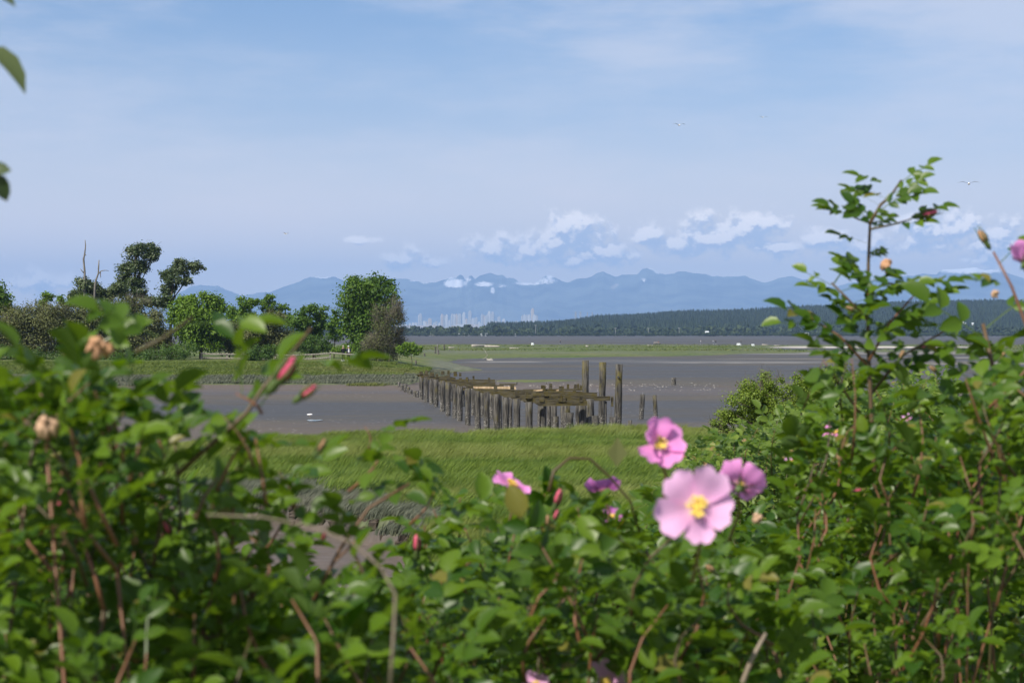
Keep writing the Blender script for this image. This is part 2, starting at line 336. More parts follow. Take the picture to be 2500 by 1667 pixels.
def ground_f(q):
    zc = q('ShaderNodeAttribute', attribute_name='zone'); s = q('ShaderNodeSeparateColor', i={0: zc.outputs['Color']})
    brw = q('ShaderNodeAttribute', attribute_name='brown').outputs['Fac']; p = pos(q)
    ps = q.v('MULTIPLY', p, (.35, 1, 1))
    big = q.noise(q.v('MULTIPLY', p, (.4, 1, 1)), .028, 4, .6); med = q.noise(ps, .35, 4, .65); fine = q.noise(p, 5., 5, .7)
    wet = q.mr(q.m('ADD', big, q.m('MULTIPLY', med, .25)), .52, .68)
    mud = q.mix(wet, (.085, .079, .068, 1), (.056, .056, .056, 1))
    mud = q.mix(q.m('MULTIPLY', brw, .8), mud, (.130, .100, .080, 1))
    mud = q.mix(q.m('MULTIPLY', q.mr(fine, .35, .7), .45), mud, q.mix(.5, mud, (.02, .02, .02, 1)))
    rip = q.noise(q.v('MULTIPLY', p, (1.2, 5., 1)), 1.3, 4, .7)
    mud = q.mix(q.m('MULTIPLY', q.mr(rip, .5, .7), .30), mud, (.17, .155, .15, 1))
    vo = q('ShaderNodeTexVoronoi', i={'Vector': p, 'Scale': 1.6}); sh = q.mr(vo.outputs['Distance'], .07, .12, 1., 0.)
    sh = q.m('MULTIPLY', sh, q.mr(q.noise(p, .12, 3), .45, .62))
    mud = q.mix(sh, mud, (.60, .58, .55, 1))
    sand = q.mix(med, (.36, .33, .28, 1), (.54, .50, .44, 1)); mud = q.mix(s.outputs[2], mud, sand)
    gfn = q.noise(q.v('MULTIPLY', p, (1, .5, 1)), .9, 5, .7); gbig = q.noise(q.v('MULTIPLY', p, (.35, 1, 1)), .10, 4, .6)
    g = q.mix(q.mr(gfn, .3, .7), (.035, .058, .012, 1), (.105, .145, .03, 1)); g = q.mix(q.mr(gbig, .45, .65), g, (.13, .135, .045, 1))
    sg = q.mix(q.mr(gfn, .3, .7), (.06, .07, .042, 1), (.155, .165, .115, 1))
    g = q.mix(s.outputs[1], g, sg)
    edge = q.m('ADD', s.outputs[0], q.m('MULTIPLY_ADD', gfn, .8, -.4))
    gm = q.mr(edge, .42, .58)
    col = q.mix(gm, mud, g)
    rough = q.m('SUBTRACT', .9, q.m('MULTIPLY', q.m('MULTIPLY', wet, q.m('SUBTRACT', 1., gm)), .33))
    hgt = q.m('ADD', fine, q.m('MULTIPLY', med, 1.5))
    return bsdf(q, col, rough, .25, hgt, .35, .08)
gm_ = mat('tidal_ground', ground_f)
me = fast_mesh('ground', V, Fq, None, gm_, True)
za = me.attributes.new('zone', 'FLOAT_COLOR', 'POINT'); za.data.foreach_set('color', np.stack([gr, sa, sn, np.ones_like(gr)], -1).astype(np.float32).ravel())
ba = me.attributes.new('brown', 'FLOAT', 'POINT'); ba.data.foreach_set('value', br.astype(np.float32).ravel())
tag(link('ground', me), kind='structure')

# ------------------------------------------------------------------ mountains
RID = [(-2500, 800), (-1200, 760), (-400, 770), (0, 775), (300, 750), (400, 730), (450, 707), (466, 696.7), (491, 695), (530, 696.7), (555, 708), (591, 720), (621, 716), (662, 710.5), (690, 701), (732, 684), (756, 676), (770, 673.7), (798, 676), (812, 673), (826, 676.5), (842, 683), (890, 684), (920, 679), (950, 677.6), (991, 678), (1033, 689), (1058, 688), (1090, 680), (1103, 674.5), (1114, 675.7), (1120, 669), (1124, 667.7), (1129, 670), (1134, 678), (1141, 680), (1146, 673), (1150, 671), (1154, 674), (1159, 681.5), (1173, 671), (1199, 665.5), (1215, 670), (1227, 667.7), (1237, 676.7), (1253, 678), (1269, 688), (1304, 690), (1333, 672), (1345, 671), (1365, 681.5), (1384, 688.5), (1409, 680), (1444, 674.4), (1457, 666), (1473, 662.3), (1486, 666), (1502, 674), (1518, 668), (1556, 668), (1565, 657.5), (1581, 651), (1600, 656.6), (1623, 670), (1645, 667), (1655, 659.8), (1671, 659.8), (1690, 665), (1703, 663.7), (1742, 672.5), (1787, 674.4), (1818, 671.8), (1853, 685), (1875, 689), (1902, 677.5), (1933, 672.5), (1960, 680), (1977, 677), (1990, 688), (2020, 700), (2044, 699), (2071, 690), (2130, 684), (2200, 674), (2250, 667.5), (2285, 667.5), (2300, 656), (2350, 653.4), (2377, 650.7), (2404, 657), (2442, 658), (2500, 678), (2600, 690), (2900, 670), (3400, 700), (4300, 690), (5200, 730)]
MD = 30000.
us = np.concatenate([np.linspace(-2500, 300, 120)[:-1], np.linspace(300, 2600, 760), np.linspace(2600, 5200, 120)[1:]])
rows = np.linspace(-1, .35, 34)
U, T = np.meshgrid(us, rows, indexing='ij')
zr = CAMZ + (HZ - curve(U, RID) - (fbm(U, U*0, 14, 3, 3)-.5)*5)*MD/F
Xm = (U-CX)*MD/F; Ym = MD + T*6500
k = 1-np.abs(np.where(T < 0, T, T*2.5)); gul = fbm(Xm, Ym, 900, 2, 5)
zm = zr*(k**.8)*(1 - .55*(1-k)**.5*(gul)*np.clip(1-k, 0, 1)*2) - 30*(k < .02)
zm = np.where(np.abs(T) < 1e-6, zr, zm)
Vm = np.stack([Xm*(Ym/MD), Ym, zm], -1).reshape(-1, 3); ix = np.arange(U.size).reshape(U.shape)
Fm = np.stack([ix[:-1, :-1], ix[1:, :-1], ix[1:, 1:], ix[:-1, 1:]], -1).reshape(-1, 4)
vv = HZ-(zm-CAMZ)*F/Ym
SN = [(1112, 692, 24, 8.5, 1.25), (1182, 694, 20, 5, .95), (1203, 709, 6, 8, .7), (1100, 677, 12, 3, .8), (1142, 681, 8, 3, .8), (1225, 698, 16, 3, .6), (1290, 691, 34, 5, .8), (1345, 674, 12, 4, .9), (1335, 686, 30, 9, .5), (1610, 662, 13, 6, .9), (1590, 655, 14, 3, .6), (785, 676, 24, 3, .8), (2370, 659, 75, 8, 1.0), (1572, 683, 7, 4, .6), (1006, 686, 10, 3, .5), (1040, 690, 20, 3, .5)]
snow = np.zeros(U.shape)
for (a, b, ra, rb, kk) in SN: snow = np.maximum(snow, kk*np.exp(-((U-a)/ra)**2-((vv-b)/rb)**2))
def mount_f(q):
    s = q('ShaderNodeAttribute', attribute_name='snow').outputs['Fac']; p = pos(q)
    nz = q.noise(p, .02, 6, .7); f = q.mix(q.mr(q.noise(p, .0016, 5, .65), .38, .62), (.008, .016, .016, 1), (.10, .12, .10, 1))
    scar = q.mr(q('ShaderNodeAttribute', attribute_name='scar').outputs['Fac'], .4, .6)
    f = q.mix(scar, f, (.30, .27, .22, 1))
    m_ = q.mr(q.m('ADD', q.m('MULTIPLY', s, 1.5), q.m('MULTIPLY', q.m('MULTIPLY_ADD', nz, 3.6, -1.8), q.mr(s, .05, .35))), .40, .56)
    return bsdf(q, q.mix(m_, f, (.92, .92, .94, 1)), .95, .05)
mm = fast_mesh('mountains', Vm, Fm, None, mat('mountain', mount_f), True)
mm.attributes.new('snow', 'FLOAT', 'POINT').data.foreach_set('value', snow.astype(np.float32).ravel())
sc_ = np.exp(-(((U-1500)+(vv-699)*1.3)/9)**2-((vv-699)/9)**2)
mm.attributes.new('scar', 'FLOAT', 'POINT').data.foreach_set('value', sc_.astype(np.float32).ravel())
tag(link('mountains', mm), kind='structure')

# low rise under the distant city
def ridge_mesh(name, ulist, top, d0, d1, d2, mt, rough=0):
    us = np.linspace(*ulist); ts = np.linspace(0, 1, 26); U, T = np.meshgrid(us, ts, indexing='ij'); Y = d0 + (d2-d0)*T; tc_ = (d1-d0)/(d2-d0)
    kk = np.where(T < tc_, sm(T/tc_, 0, 1), 1-sm((T-tc_)/(1-tc_), 0, 1)); zt = top(U)
    Z = 1.0 + np.maximum(zt, 0)*kk + (fbm(U*1., Y*.2, 60., 6)-.5)*rough*kk; Xr = (U-CX)*d1/F*(.75+.25*Y/d1)
    ii = np.arange(U.size).reshape(U.shape); Fr = np.stack([ii[:-1, :-1], ii[1:, :-1], ii[1:, 1:], ii[:-1, 1:]], -1).reshape(-1, 4)
    m_ = fast_mesh(name, np.stack([Xr, Y, Z], -1).reshape(-1, 3), Fr, None, mt, True); return tag(link(name, m_), kind='structure'), (us, ts, Xr, Y, Z)
M['far_land'] = mat('far_land', lambda q: bsdf(q, q.mix(q.noise(pos(q), .008, 5, .6), (.04, .055, .03, 1), (.12, .12, .10, 1)), .95, .1))
CD = 11500.
city_top = lambda U: curve(U, [(300, 15), (700, 22), (950, 30), (1200, 35), (1350, 30), (1700, 15), (2400, 8)])
ridge_mesh('city_hill', (300, 2400, 90), city_top, 9800., CD, 14000., M['far_land'])
hill_prof = [(1180, 812), (1260, 806), (1317, 794), (1396, 783), (1460, 772), (1540, 769), (1651, 761), (1830, 757), (1983, 748), (2150, 740), (2365, 734), (2500, 733), (2900, 730), (3600, 735), (4300, 760)]
hill_top = lambda U: np.maximum(CAMZ + (HZ-curve(U, hill_prof))*4200/F - 19, 0)
M['forest_floor'] = mat('forest_floor', lambda q: bsdf(q, (.022, .032, .014, 1), 1, .05))
_, (hu, ht, hX, hY, hZ) = ridge_mesh('forest_hill', (1150, 4200, 160), hill_top, 2900., 4200., 5200., M['forest_floor'], 3)

# conifer forest on the hill: one mass nobody could count
def hillz(x, y):
    u = CX + x/(4200./F)/(.75+.25*y/4200.); T = (y-2900)/(5200-2900.); tc_ = 1300/2300.
    kk = np.where(T < tc_, sm(T/tc_, 0, 1), 1-sm((T-tc_)/(1-tc_), 0, 1)); return 1.0 + hill_top(u)*kk, u
nT = 30000
ty = 2950 + 1330*rng.random(nT)**.85; tu = 1200 + 1650*rng.random(nT); tx = (tu-CX)*4200/F*(.75+.25*ty/4200.)
tz, _ = hillz(tx, ty); hgt = rng.uniform(12, 22, nT)*(.8+.5*fbm(tx, ty, 160, 5)); wd = hgt*rng.uniform(.15, .24, nT)
sides = 5; ang = np.arange(sides)*2*np.pi/sides
Vt, Ft = [], []
base = np.stack([tx, ty, tz], -1)
lv = [(0.05, 1.0), (.52, .42), (.42, .72), (1.0, .03)]
ring = []
for (hh, ww) in lv:
    a = ang[None, :] + rng.random((nT, 1))*6
    ring.append(np.stack([base[:, None, 0]+np.cos(a)*wd[:, None]*ww, base[:, None, 1]+np.sin(a)*wd[:, None]*ww, base[:, None, 2]+(hh*hgt)[:, None]+0*a], -1))
Vt = np.stack(ring, 1).reshape(nT, 4*sides, 3); b0 = (np.arange(nT)*4*sides)[:, None]
for l in (0, 2):
    for k_ in range(sides):
        Ft.append(np.stack([b0[:, 0]+l*sides+k_, b0[:, 0]+l*sides+(k_+1) % sides, b0[:, 0]+(l+1)*sides+(k_+1) % sides, b0[:, 0]+(l+1)*sides+k_], -1))
rr = np.repeat(rng.random(nT)*.6+.4*fbm(tx, ty, 120, 7), 4*sides)
me = fast_mesh('conifer_forest', Vt.reshape(-1, 3), np.concatenate(Ft), rr, M['far_conifer'])
tag(link('conifer_forest', me), 'dark hazy conifer forest covering the long low hill across the bay', 'forest', kind='stuff')
# broadleaf belt along the far shore
def blob_cloud(cx, cy, cz, rx, rz, cnt, size):
    """leaf clumps in ellipsoids; arrays in -> V,F,r"""
    m = len(cx); dirs = unit(rng.normal(size=(m*cnt, 3))); rad = rng.uniform(.72, 1.06, (m*cnt, 1))
    c = np.repeat(np.stack([cx, cy, cz], -1), cnt, 0); sc3 = np.repeat(np.stack([rx, rx, rz], -1), cnt, 0)
    p = c + dirs*rad*sc3; nn = unit(dirs + rng.normal(size=dirs.shape)*.45)
    V, Fq = leaf_quads(p, nn, np.repeat(size, cnt), .85, .2); return V, Fq, np.repeat(np.repeat(rng.random(m), cnt)*.7 + rng.random(m*cnt)*.3, 4)
nB = 3600
by = rng.uniform(2470, 3150, nB); bx = (rng.uniform(200, 3200, nB)-CX)*by/F; bh = rng.uniform(4, 12, nB)*(.55+.9*fbm(bx, by, 60, 9)); fr_ = rng.random(nB) < .3; by = np.where(fr_, rng.uniform(2436, 2462, nB), by); bx = np.where(fr_, (rng.uniform(800, 2700, nB)-CX)*by/F, bx); bh = np.where(fr_, rng.uniform(1.6, 4.5, nB), bh)
hz_ = np.where(by > 2900, hillz(bx, by)[0], 1.2)
V1, F1, r1 = blob_cloud(bx, by, hz_+bh*.5, bh*.48*rng.uniform(.8, 1.5, nB), bh*.52, 34, bh*.42)
me = fast_mesh('shore_woods', V1, F1, r1, M['far_broad'])
tag(link('shore_woods', me), 'belt of rounded green broadleaf woods along the far shoreline', 'woods', kind='stuff')

# ------------------------------------------------------------------ trees
def add_leaves(name, V, Fq, r, m, parent, **t):
    o = link(name, fast_mesh(name, V, Fq, r, m), parent); return tag(o, **t) if t else o
def make_tree(name, label, cat, base, blobs, leafm, leaf, cnt, trunk_r=.15, group=None, twig=None, barkm='bark', droop=0, trunks=None):
    """blobs: (dx,dz,r[,rz]) relative to the base, metres.  Crown = leaves scattered through every blob."""
    root = empty(name, base, label, cat, group); A = []
    B = [(b[0], random.uniform(-.7, .7)*b[2], b[1], b[2], b[3] if len(b) > 3 else b[2]) for b in blobs]
    sub = []
    for (x, y, z_, rx, rz) in B:                 # break each blob into uneven clumps
        m = max(7, int(9+rx*8))
        dr = unit(rng.normal(size=(m, 3))); rd = rng.uniform(.35, .95, (m, 1))
        c = np.array([x, y, z_]) + dr*rd*np.array([rx, rx, rz]); rs = rng.uniform(.22, .55, m)*min(rx, rz)
        sub.append(np.concatenate([c, rs[:, None]], 1))
    sub = np.concatenate(sub); wts = sub[:, 3]**2; wts /= wts.sum(); num = (wts*cnt).astype(int)+4
    ci = np.repeat(np.arange(len(sub)), num); m = len(ci); dr = unit(rng.normal(size=(m, 3))); rd = rng.uniform(.3, 1.15, (m, 1))**.6
    p = sub[ci, :3] + dr*rd*sub[ci, 3:4]*np.array([1.2, 1.2, .9])*np.where(rng.random((m, 1)) < .3, 1.7, 1.); nn = unit(dr + np.array([0, 0, .6]) + rng.normal(size=dr.shape)*.5)
    V, Fq = leaf_quads(p, nn, leaf*rng.uniform(.6, 1.3, m), .7, .3)
    r = np.repeat(rng.random(len(sub))[ci]*.55 + rng.random(m)*.45, 4)
    add_leaves('crown', V, Fq, r, leafm, root)
    tk = MB(); zt = max(b[2] for b in B)
    if trunk_r:
        bx_ = B[int(np.argmax([b[3] for b in B]))]
        pts = [(0, 0, -.25), (0.05, 0, bx_[2]*.3), (bx_[0]*.5, bx_[1]*.5, bx_[2]*.65), (bx_[0], bx_[1], bx_[2]), (bx_[0]*1.05, bx_[1], min(zt, bx_[2]+bx_[4]*.7))]
        tk.tube(pts, [trunk_r*1.25, trunk_r, trunk_r*.75, trunk_r*.5, trunk_r*.15], 7); tk.build('trunk', M[barkm], root, smooth=True)
        lb = MB()
        for b in B:
            s = .35+.3*random.random(); p0 = Vector(pts[1]).lerp(Vector(pts[3]), s); p2 = Vector((b[0], b[1], b[2])); p1 = p0.lerp(p2, .5)+Vector((0, 0, -.1*b[3])); lb.tube([p0, p1, p2], [trunk_r*.45, trunk_r*.3, trunk_r*.1], 5)
            for q_ in range(5):
                e = p2 + Vector(rng.normal(size=3).tolist())*b[3]*.45; lb.tube([p1.lerp(p2, random.random()), e], [trunk_r*.14, .012], 4)
        lb.build('limbs', M[barkm], root, smooth=True)
    if twig:                                      # (count, length, radius, material): fine bare twigs over the crown
        c_, L, tr, mt = twig; T_ = []
        ci = rng.integers(0, len(sub), c_); o_ = sub[ci, :3] + unit(rng.normal(size=(c_, 3)))*sub[ci, 3:4]*.8
        cen = np.array([0, 0, np.mean([b[2] for b in B])*.5]); dv = unit(unit(o_-cen)+rng.normal(size=(c_, 3))*.55+np.array([0, 0, .25])); side = unit(np.cross(dv, rng.normal(size=(c_, 3))))*tr
        e_ = o_+dv*L*rng.uniform(.4, 1, (c_, 1)); V = np.stack([o_-side, o_+side, e_+side*.4, e_-side*.4], 1).reshape(-1, 3)
        add_leaves('twigs', V, np.arange(4*c_).reshape(-1, 4), np.repeat(rng.random(c_), 4), mt, root)
    return root
def gp(px, d, sink=0): x = (px-CX)*d/F; return Vector((x, d, H(x, d)-sink))
def tree_px(name, label, cat, px, d, blobs_px, leafm, leaf, cnt, **k):
    """blobs given as photo pixels (x, y, rx[, ry]) at distance d"""
    b = gp(px, d); s = d/F
    bl = [((q[0]-px)*s, CAMZ+(HZ-q[1])*s-b.z, q[2]*s, (q[3] if len(q) > 3 else q[2])*s) for q in blobs_px]
    return make_tree(name, label, cat, b, bl, leafm, leaf, cnt, **k)
tree_px('maple_tree', 'tall full green maple beside the two walkers, tallest of the green trees', 'tree', 885, 248,
        [(880, 725, 55, 50), (915, 700, 40, 32), (850, 750, 40, 45), (935, 760, 40, 50), (865, 690, 28, 20), (925, 682, 24, 16), (955, 735, 28, 32), (890, 790, 55, 50), (840, 800, 22, 30), (945, 700, 20, 20), (900, 840, 55, 30), (818, 770, 10, 20)], M['maple'], .34, 15000, trunk_r=.22)
tree_px('hawthorn_bush', 'grey half-bare hawthorn at the right end of the tree line', 'shrub', 950, 240,
        [(945, 800, 32, 55), (965, 770, 22, 35), (940, 850, 45, 35), (972, 830, 20, 40), (915, 845, 30, 30)], M['olive'], .20, 6000, trunk_r=.12, twig=(4200, 1.3, .018, M['greytwig']))
tree_px('bushy_hedge', 'low green shrub at the feet of the half-bare hawthorn', 'shrub', 1005, 236, [(1000, 845, 22, 14), (1020, 855, 20, 10), (985, 855, 20, 14)], M['bright'], .2, 2200, trunk_r=.04)
tree_px('round_tree', 'dense rounded bright green tree behind the left end of the rail fence', 'tree', 490, 250,
        [(480, 765, 52, 45), (520, 745, 35, 28), (450, 740, 32, 24), (530, 790, 30, 40), (470, 810, 50, 40), (495, 725, 28, 14), (510, 835, 40, 24), (430, 770, 25, 30)], M['bright'], .36, 12000, trunk_r=.2)
tree_px('slender_tree', 'light green tree just right of the rounded tree, mountains behind it', 'tree', 598, 262, [(595, 745, 32, 20), (570, 765, 20, 18), (615, 735, 18, 10), (600, 775, 35, 20), (585, 800, 24, 24)], M['bright'], .30, 5000, trunk_r=.12)
tree_px('slender_tree', 'narrow light green tree with a pointed top in the middle of the tree line', 'tree', 655, 264, [(660, 728, 14, 14), (650, 745, 24, 14), (690, 750, 20, 12), (665, 775, 35, 22), (700, 780, 18, 18), (650, 805, 30, 24)], M['maple'], .30, 5000, trunk_r=.12)
tree_px('slender_tree', 'airy green tree with bare lower trunk left of the tall maple', 'tree', 765, 262, [(755, 755, 24, 14), (775, 765, 26, 20), (735, 785, 35, 26), (780, 790, 22, 24), (750, 820, 36, 22)], M['maple'], .30, 6500, trunk_r=.13)
tree_px('small_tree', 'small slim tree with two bare stems between the airy tree and the tall maple', 'tree', 815, 260, [(812, 785, 14, 20), (818, 815, 18, 14), (806, 800, 12, 12), (826, 828, 10, 6)], M['maple'], .24, 1600, trunk_r=.07)
tree_px('willow_bush', 'broad grey-green willow bush above the middle of the rail fence', 'shrub', 640, 250, [(640, 800, 45, 30), (670, 785, 28, 22), (610, 820, 35, 30), (680, 825, 35, 30), (650, 845, 60, 24)], M['olive'], .24, 13000, trunk_r=.1, twig=(1500, .9, .014, M['greytwig']))
tree_px('shrub', 'dark green shrub standing in front of the rail fence', 'shrub', 625, 240, [(625, 865, 26, 22), (650, 870, 22, 16), (612, 880, 14, 14), (660, 855, 26, 14)], M['shrub'], .2, 4500, trunk_r=.05)
tree_px('shrub', 'low shrub behind the fence right of the willow bush', 'shrub', 745, 246, [(740, 850, 22, 16), (720, 845, 20, 16), (765, 855, 20, 10)], M['shrub'], .2, 2400, trunk_r=.04)
tree_px('shrub', 'yellow-green bushes close behind the two walkers', 'shrub', 850, 247, [(840, 850, 22, 16), (865, 850, 22, 20), (825, 855, 16, 10)], M['bright'], .2, 2600, trunk_r=.04)
tree_px('cottonwood_tree', 'tall dark wind-swept cottonwood, highest crown on the left', 'tree', 325, 272,
        [(335, 618, 28, 24), (362, 610, 26, 20), (378, 618, 16, 12), (315, 655, 28, 22), (345, 650, 24, 22), (305, 680, 24, 18), (335, 690, 28, 20), (350, 715, 26, 18), (310, 715, 26, 16), (372, 630, 14, 12)], M['poplar'], .30, 9000, trunk_r=.24)
tree_px('cottonwood_tree', 'dark leaning cottonwood between the highest crown and the rounded tree', 'tree', 415, 270,
        [(440, 655, 26, 20), (425, 680, 28, 18), (470, 652, 24, 16), (405, 670, 16, 12), (440, 640, 14, 12), (415, 705, 24, 18), (455, 685, 20, 12), (405, 735, 24, 20)], M['poplar'], .30, 7000, trunk_r=.2)
tree_px('cottonwood_tree', 'dark cottonwood thicket at the foot of the two bare snags', 'tree', 225, 268,
        [(215, 700, 28, 22), (190, 715, 24, 16), (245, 710, 24, 18), (265, 725, 24, 14), (180, 735, 24, 14), (290, 705, 18, 20), (220, 740, 50, 14), (370, 735, 24, 16)], M['poplar'], .32, 14000, trunk_r=.18)
tree_px('willow_bush', 'grey-green bush filling the gap right of the rounded tree', 'shrub', 560, 256, [(560, 820, 36, 34), (590, 840, 40, 24), (545, 845, 40, 24), (575, 800, 22, 18)], M['olive'], .24, 7000, trunk_r=.08)
tree_px('shrub', 'leafy green underbrush beneath the airy tree', 'shrub', 770, 254, [(770, 840, 40, 22), (730, 835, 34, 24), (800, 848, 24, 16), (700, 830, 30, 24)], M['shrub'], .22, 6000, trunk_r=.05)
tree_px('willow_bush', 'wide dull grey-brown thicket in front of the dark cottonwoods', 'shrub', 260, 252,
        [(200, 790, 60, 45), (290, 780, 60, 45), (350, 790, 50, 40), (240, 750, 50, 24), (320, 745, 50, 20), (180, 840, 60, 35), (300, 840, 70, 35), (390, 830, 34, 34)], M['olive'], .28, 30000, trunk_r=.12, twig=(5000, 1.1, .013, M['greytwig']))
tree_px('willow_bush', 'grey-brown thicket at the far left edge of the tree line', 'shrub', 70, 250,
        [(80, 775, 60, 40), (140, 765, 50, 30), (30, 790, 50, 45), (120, 810, 50, 45), (60, 840, 80, 40), (-60, 800, 70, 50)], M['olive'], .28, 24000, trunk_r=.12, twig=(3000, 1.1, .013, M['greytwig']))
tree_px('round_tree', 'bright green tree cut off by the left edge of the frame', 'tree', -5, 258, [(-5, 710, 24, 28), (10, 730, 20, 18), (-20, 760, 40, 30), (15, 750, 14, 14)], M['bright'], .34, 4000, trunk_r=.16)
tree_px('small_tree', 'small yellow-green tree poking over the thicket on the far left', 'tree', 112, 258, [(112, 725, 16, 14), (108, 745, 20, 14), (150, 735, 12, 12), (165, 745, 14, 10)], M['bright'], .28, 1800, trunk_r=.08)
tree_px('shrub', 'low dark green brambles below the thicket on the far left', 'shrub', 60, 243, [(40, 870, 50, 26), (100, 875, 50, 22), (-20, 865, 50, 26), (160, 880, 40, 18)], M['shrub'], .2, 5500, trunk_r=.05)
tree_px('shrub', 'low dark green brambles under the wide thicket left of the fence', 'shrub', 330, 243, [(300, 875, 50, 20), (360, 870, 50, 22), (420, 865, 40, 24), (455, 858, 30, 22), (250, 880, 40, 16)], M['shrub'], .2, 6500, trunk_r=.05)
# far continuation left of the frame and bushes on the right bank
tree_px('bank_bush', 'broad yellow-green bush on the meadow edge, right of the old pier', 'shrub', 1930, 52,
        [(1900, 985, 90, 60), (1990, 940, 75, 42), (1830, 970, 60, 42), (2050, 930, 55, 40), (1880, 930, 40, 24), (1950, 1010, 100, 50), (1790, 1020, 35, 28), (2050, 1010, 100, 60), (1755, 1040, 25, 16), (1870, 960, 28, 18)], M['midbush'], .06, 48000, trunk_r=.05, twig=(1500, .35, .004, M['greytwig']))
def snag(label, px, d, pts, r0, r1, branches):
    b = gp(px, d); o = empty('dead_tree', b, label, 'dead tree'); t = MB(); s = d/F
    P3 = [Vector(((x-px)*s, 0, CAMZ+(HZ-y)*s-b.z)) for x, y in pts]; P3[0].z = -.2
    t.tube(P3, list(np.linspace(r0, r1, len(P3))), 6, jag=.1); t.build('trunk', M['deadwood'], o, smooth=True)
    for br_ in branches:
        m = MB(); Q = [Vector(((x-px)*s, random.uniform(-.1, .1), CAMZ+(HZ-y)*s-b.z)) for x, y in br_]; m.tube(Q, list(np.linspace(.09, .03, len(Q))), 5); m.build('branch', M['deadwood'], o, smooth=True)
snag('taller bare grey snag rising above the dark cottonwoods', 208, 266, [(208, 860), (206, 700), (207, 665), (204, 633), (207, 620), (209, 600), (208, 586)], .2, .05, [[(206, 667), (200, 661), (197, 656)], [(208, 622), (211, 624)]])
snag('shorter forked bare snag with one bent arm', 233, 266, [(225, 860), (232, 700), (234, 685), (240, 668), (241, 650), (242, 635)], .17, .07, [[(241, 668), (247, 662), (256, 660), (266, 661)], [(245, 664), (246, 678)]])

# ------------------------------------------------------------------ distant trees one can pick out on the far shore
def far_tree_mesh(kind):
    m = 150; dr = unit(rng.normal(size=(m, 3)))
    if kind == 'poplar': p = dr*np.array([.16, .16, .5])*rng.uniform(.6, 1, (m, 1))+[0, 0, .5]; sz = .16
    else: p = dr*np.array([.45, .45, .42])*rng.uniform(.6, 1, (m, 1))+[0, 0, .55]; sz = .24
    V, Fq = leaf_quads(p, unit(dr+rng.normal(size=dr.shape)*.4), sz*rng.uniform(.7, 1.3, m), .85, .2); return fast_mesh('crown', V, Fq, np.repeat(rng.random(m)*.6, 4), M['far_broad'])
ftm = {k_: far_tree_mesh(k_) for k_ in ('poplar', 'round')}
tkm = MB(); tkm.tube([(0, 0, -.02), (0, 0, .5)], [.03, .02], 5); tko = tkm.build('trunk_src', M['bark']); tk_me = tko.data; bpy.data.objects.remove(tko)
FT = [(1064, 797, 'poplar', 'lone dark poplar on the far shore, nearest the half-bare hawthorn'), (1098, 797, 'poplar', 'first of the three close poplars below the city towers'), (1104, 796, 'poplar', 'middle of the three close poplars below the city towers'), (1111, 796, 'poplar', 'last of the three close poplars below the city towers'),
      (1142, 791, 'round', 'round dark tree directly below the tallest skyline tower'), (1212, 792, 'round', 'biggest round dark tree on the far shore, below the skyline gap'), (1020, 808, 'round', 'round tree on the far shore left of the lone poplar'), (1230, 800, 'round', 'small round tree beside the biggest round dark tree'),
      (1400, 806, 'round', 'round tree on the far shore under the hill start'), (1440, 801, 'round', 'pale round tree at the foot of the hill'), (1560, 804, 'round', 'round tree below the pylons on the far shore'), (1640, 802, 'round', 'round green tree at the hill foot above the spit sitters'),
      (1712, 803, 'round', 'round tree near the small white house across the bay'), (1740, 806, 'round', 'lower round tree right of the small white house'), (1940, 795, 'poplar', 'left poplar of the pair at the foot of the forest hill'), (1948, 794, 'poplar', 'right poplar of the pair at the foot of the forest hill')]
for i, (px, top, kd, lb) in enumerate(FT):
    d = 2462. + 3*(i % 5); b = Vector(((px-CX)*d/F, d, 1.2)); h = CAMZ+(HZ-top)*d/F-1.2
    o = empty('poplar_tree' if kd == 'poplar' else 'broadleaf_tree', b, lb, 'tree', 'trees picked out on the far shore')
    c = link('crown', ftm[kd], o); c.scale = (h, h, h); c.rotation_euler.z = i; t = link('trunk', tk_me, o); t.scale = (h, h, h)

# ------------------------------------------------------------------ distant city
def tower_f(ca, cb):
    def f(q):
        o = q('ShaderNodeTexCoord').outputs['Object']; z = q('ShaderNodeSeparateXYZ', i={0: o})
        fl = q.m('PINGPONG', z.outputs[2], 3.0); st = q.mr(fl, 1.2, 1.6)
        co_ = q.m('PINGPONG', q.m('ADD', z.outputs[0], z.outputs[1]), 4.0)
        return bsdf(q, q.mix(q.m('MULTIPLY', st, q.mr(co_, .6, 1.0)), c4(ca), c4(cb)), .5, .4)
    return f
TM = [mat('tower_pale', tower_f((.52, .55, .60), (.26, .32, .40))), mat('tower_glass', tower_f((.42, .46, .52), (.16, .20, .27))), mat('tower_tan', tower_f((.48, .43, .40), (.22, .23, .26)))]
ORD = 'first second third fourth fifth sixth seventh eighth ninth tenth eleventh twelfth thirteenth fourteenth fifteenth sixteenth seventeenth eighteenth nineteenth twentieth'.split()
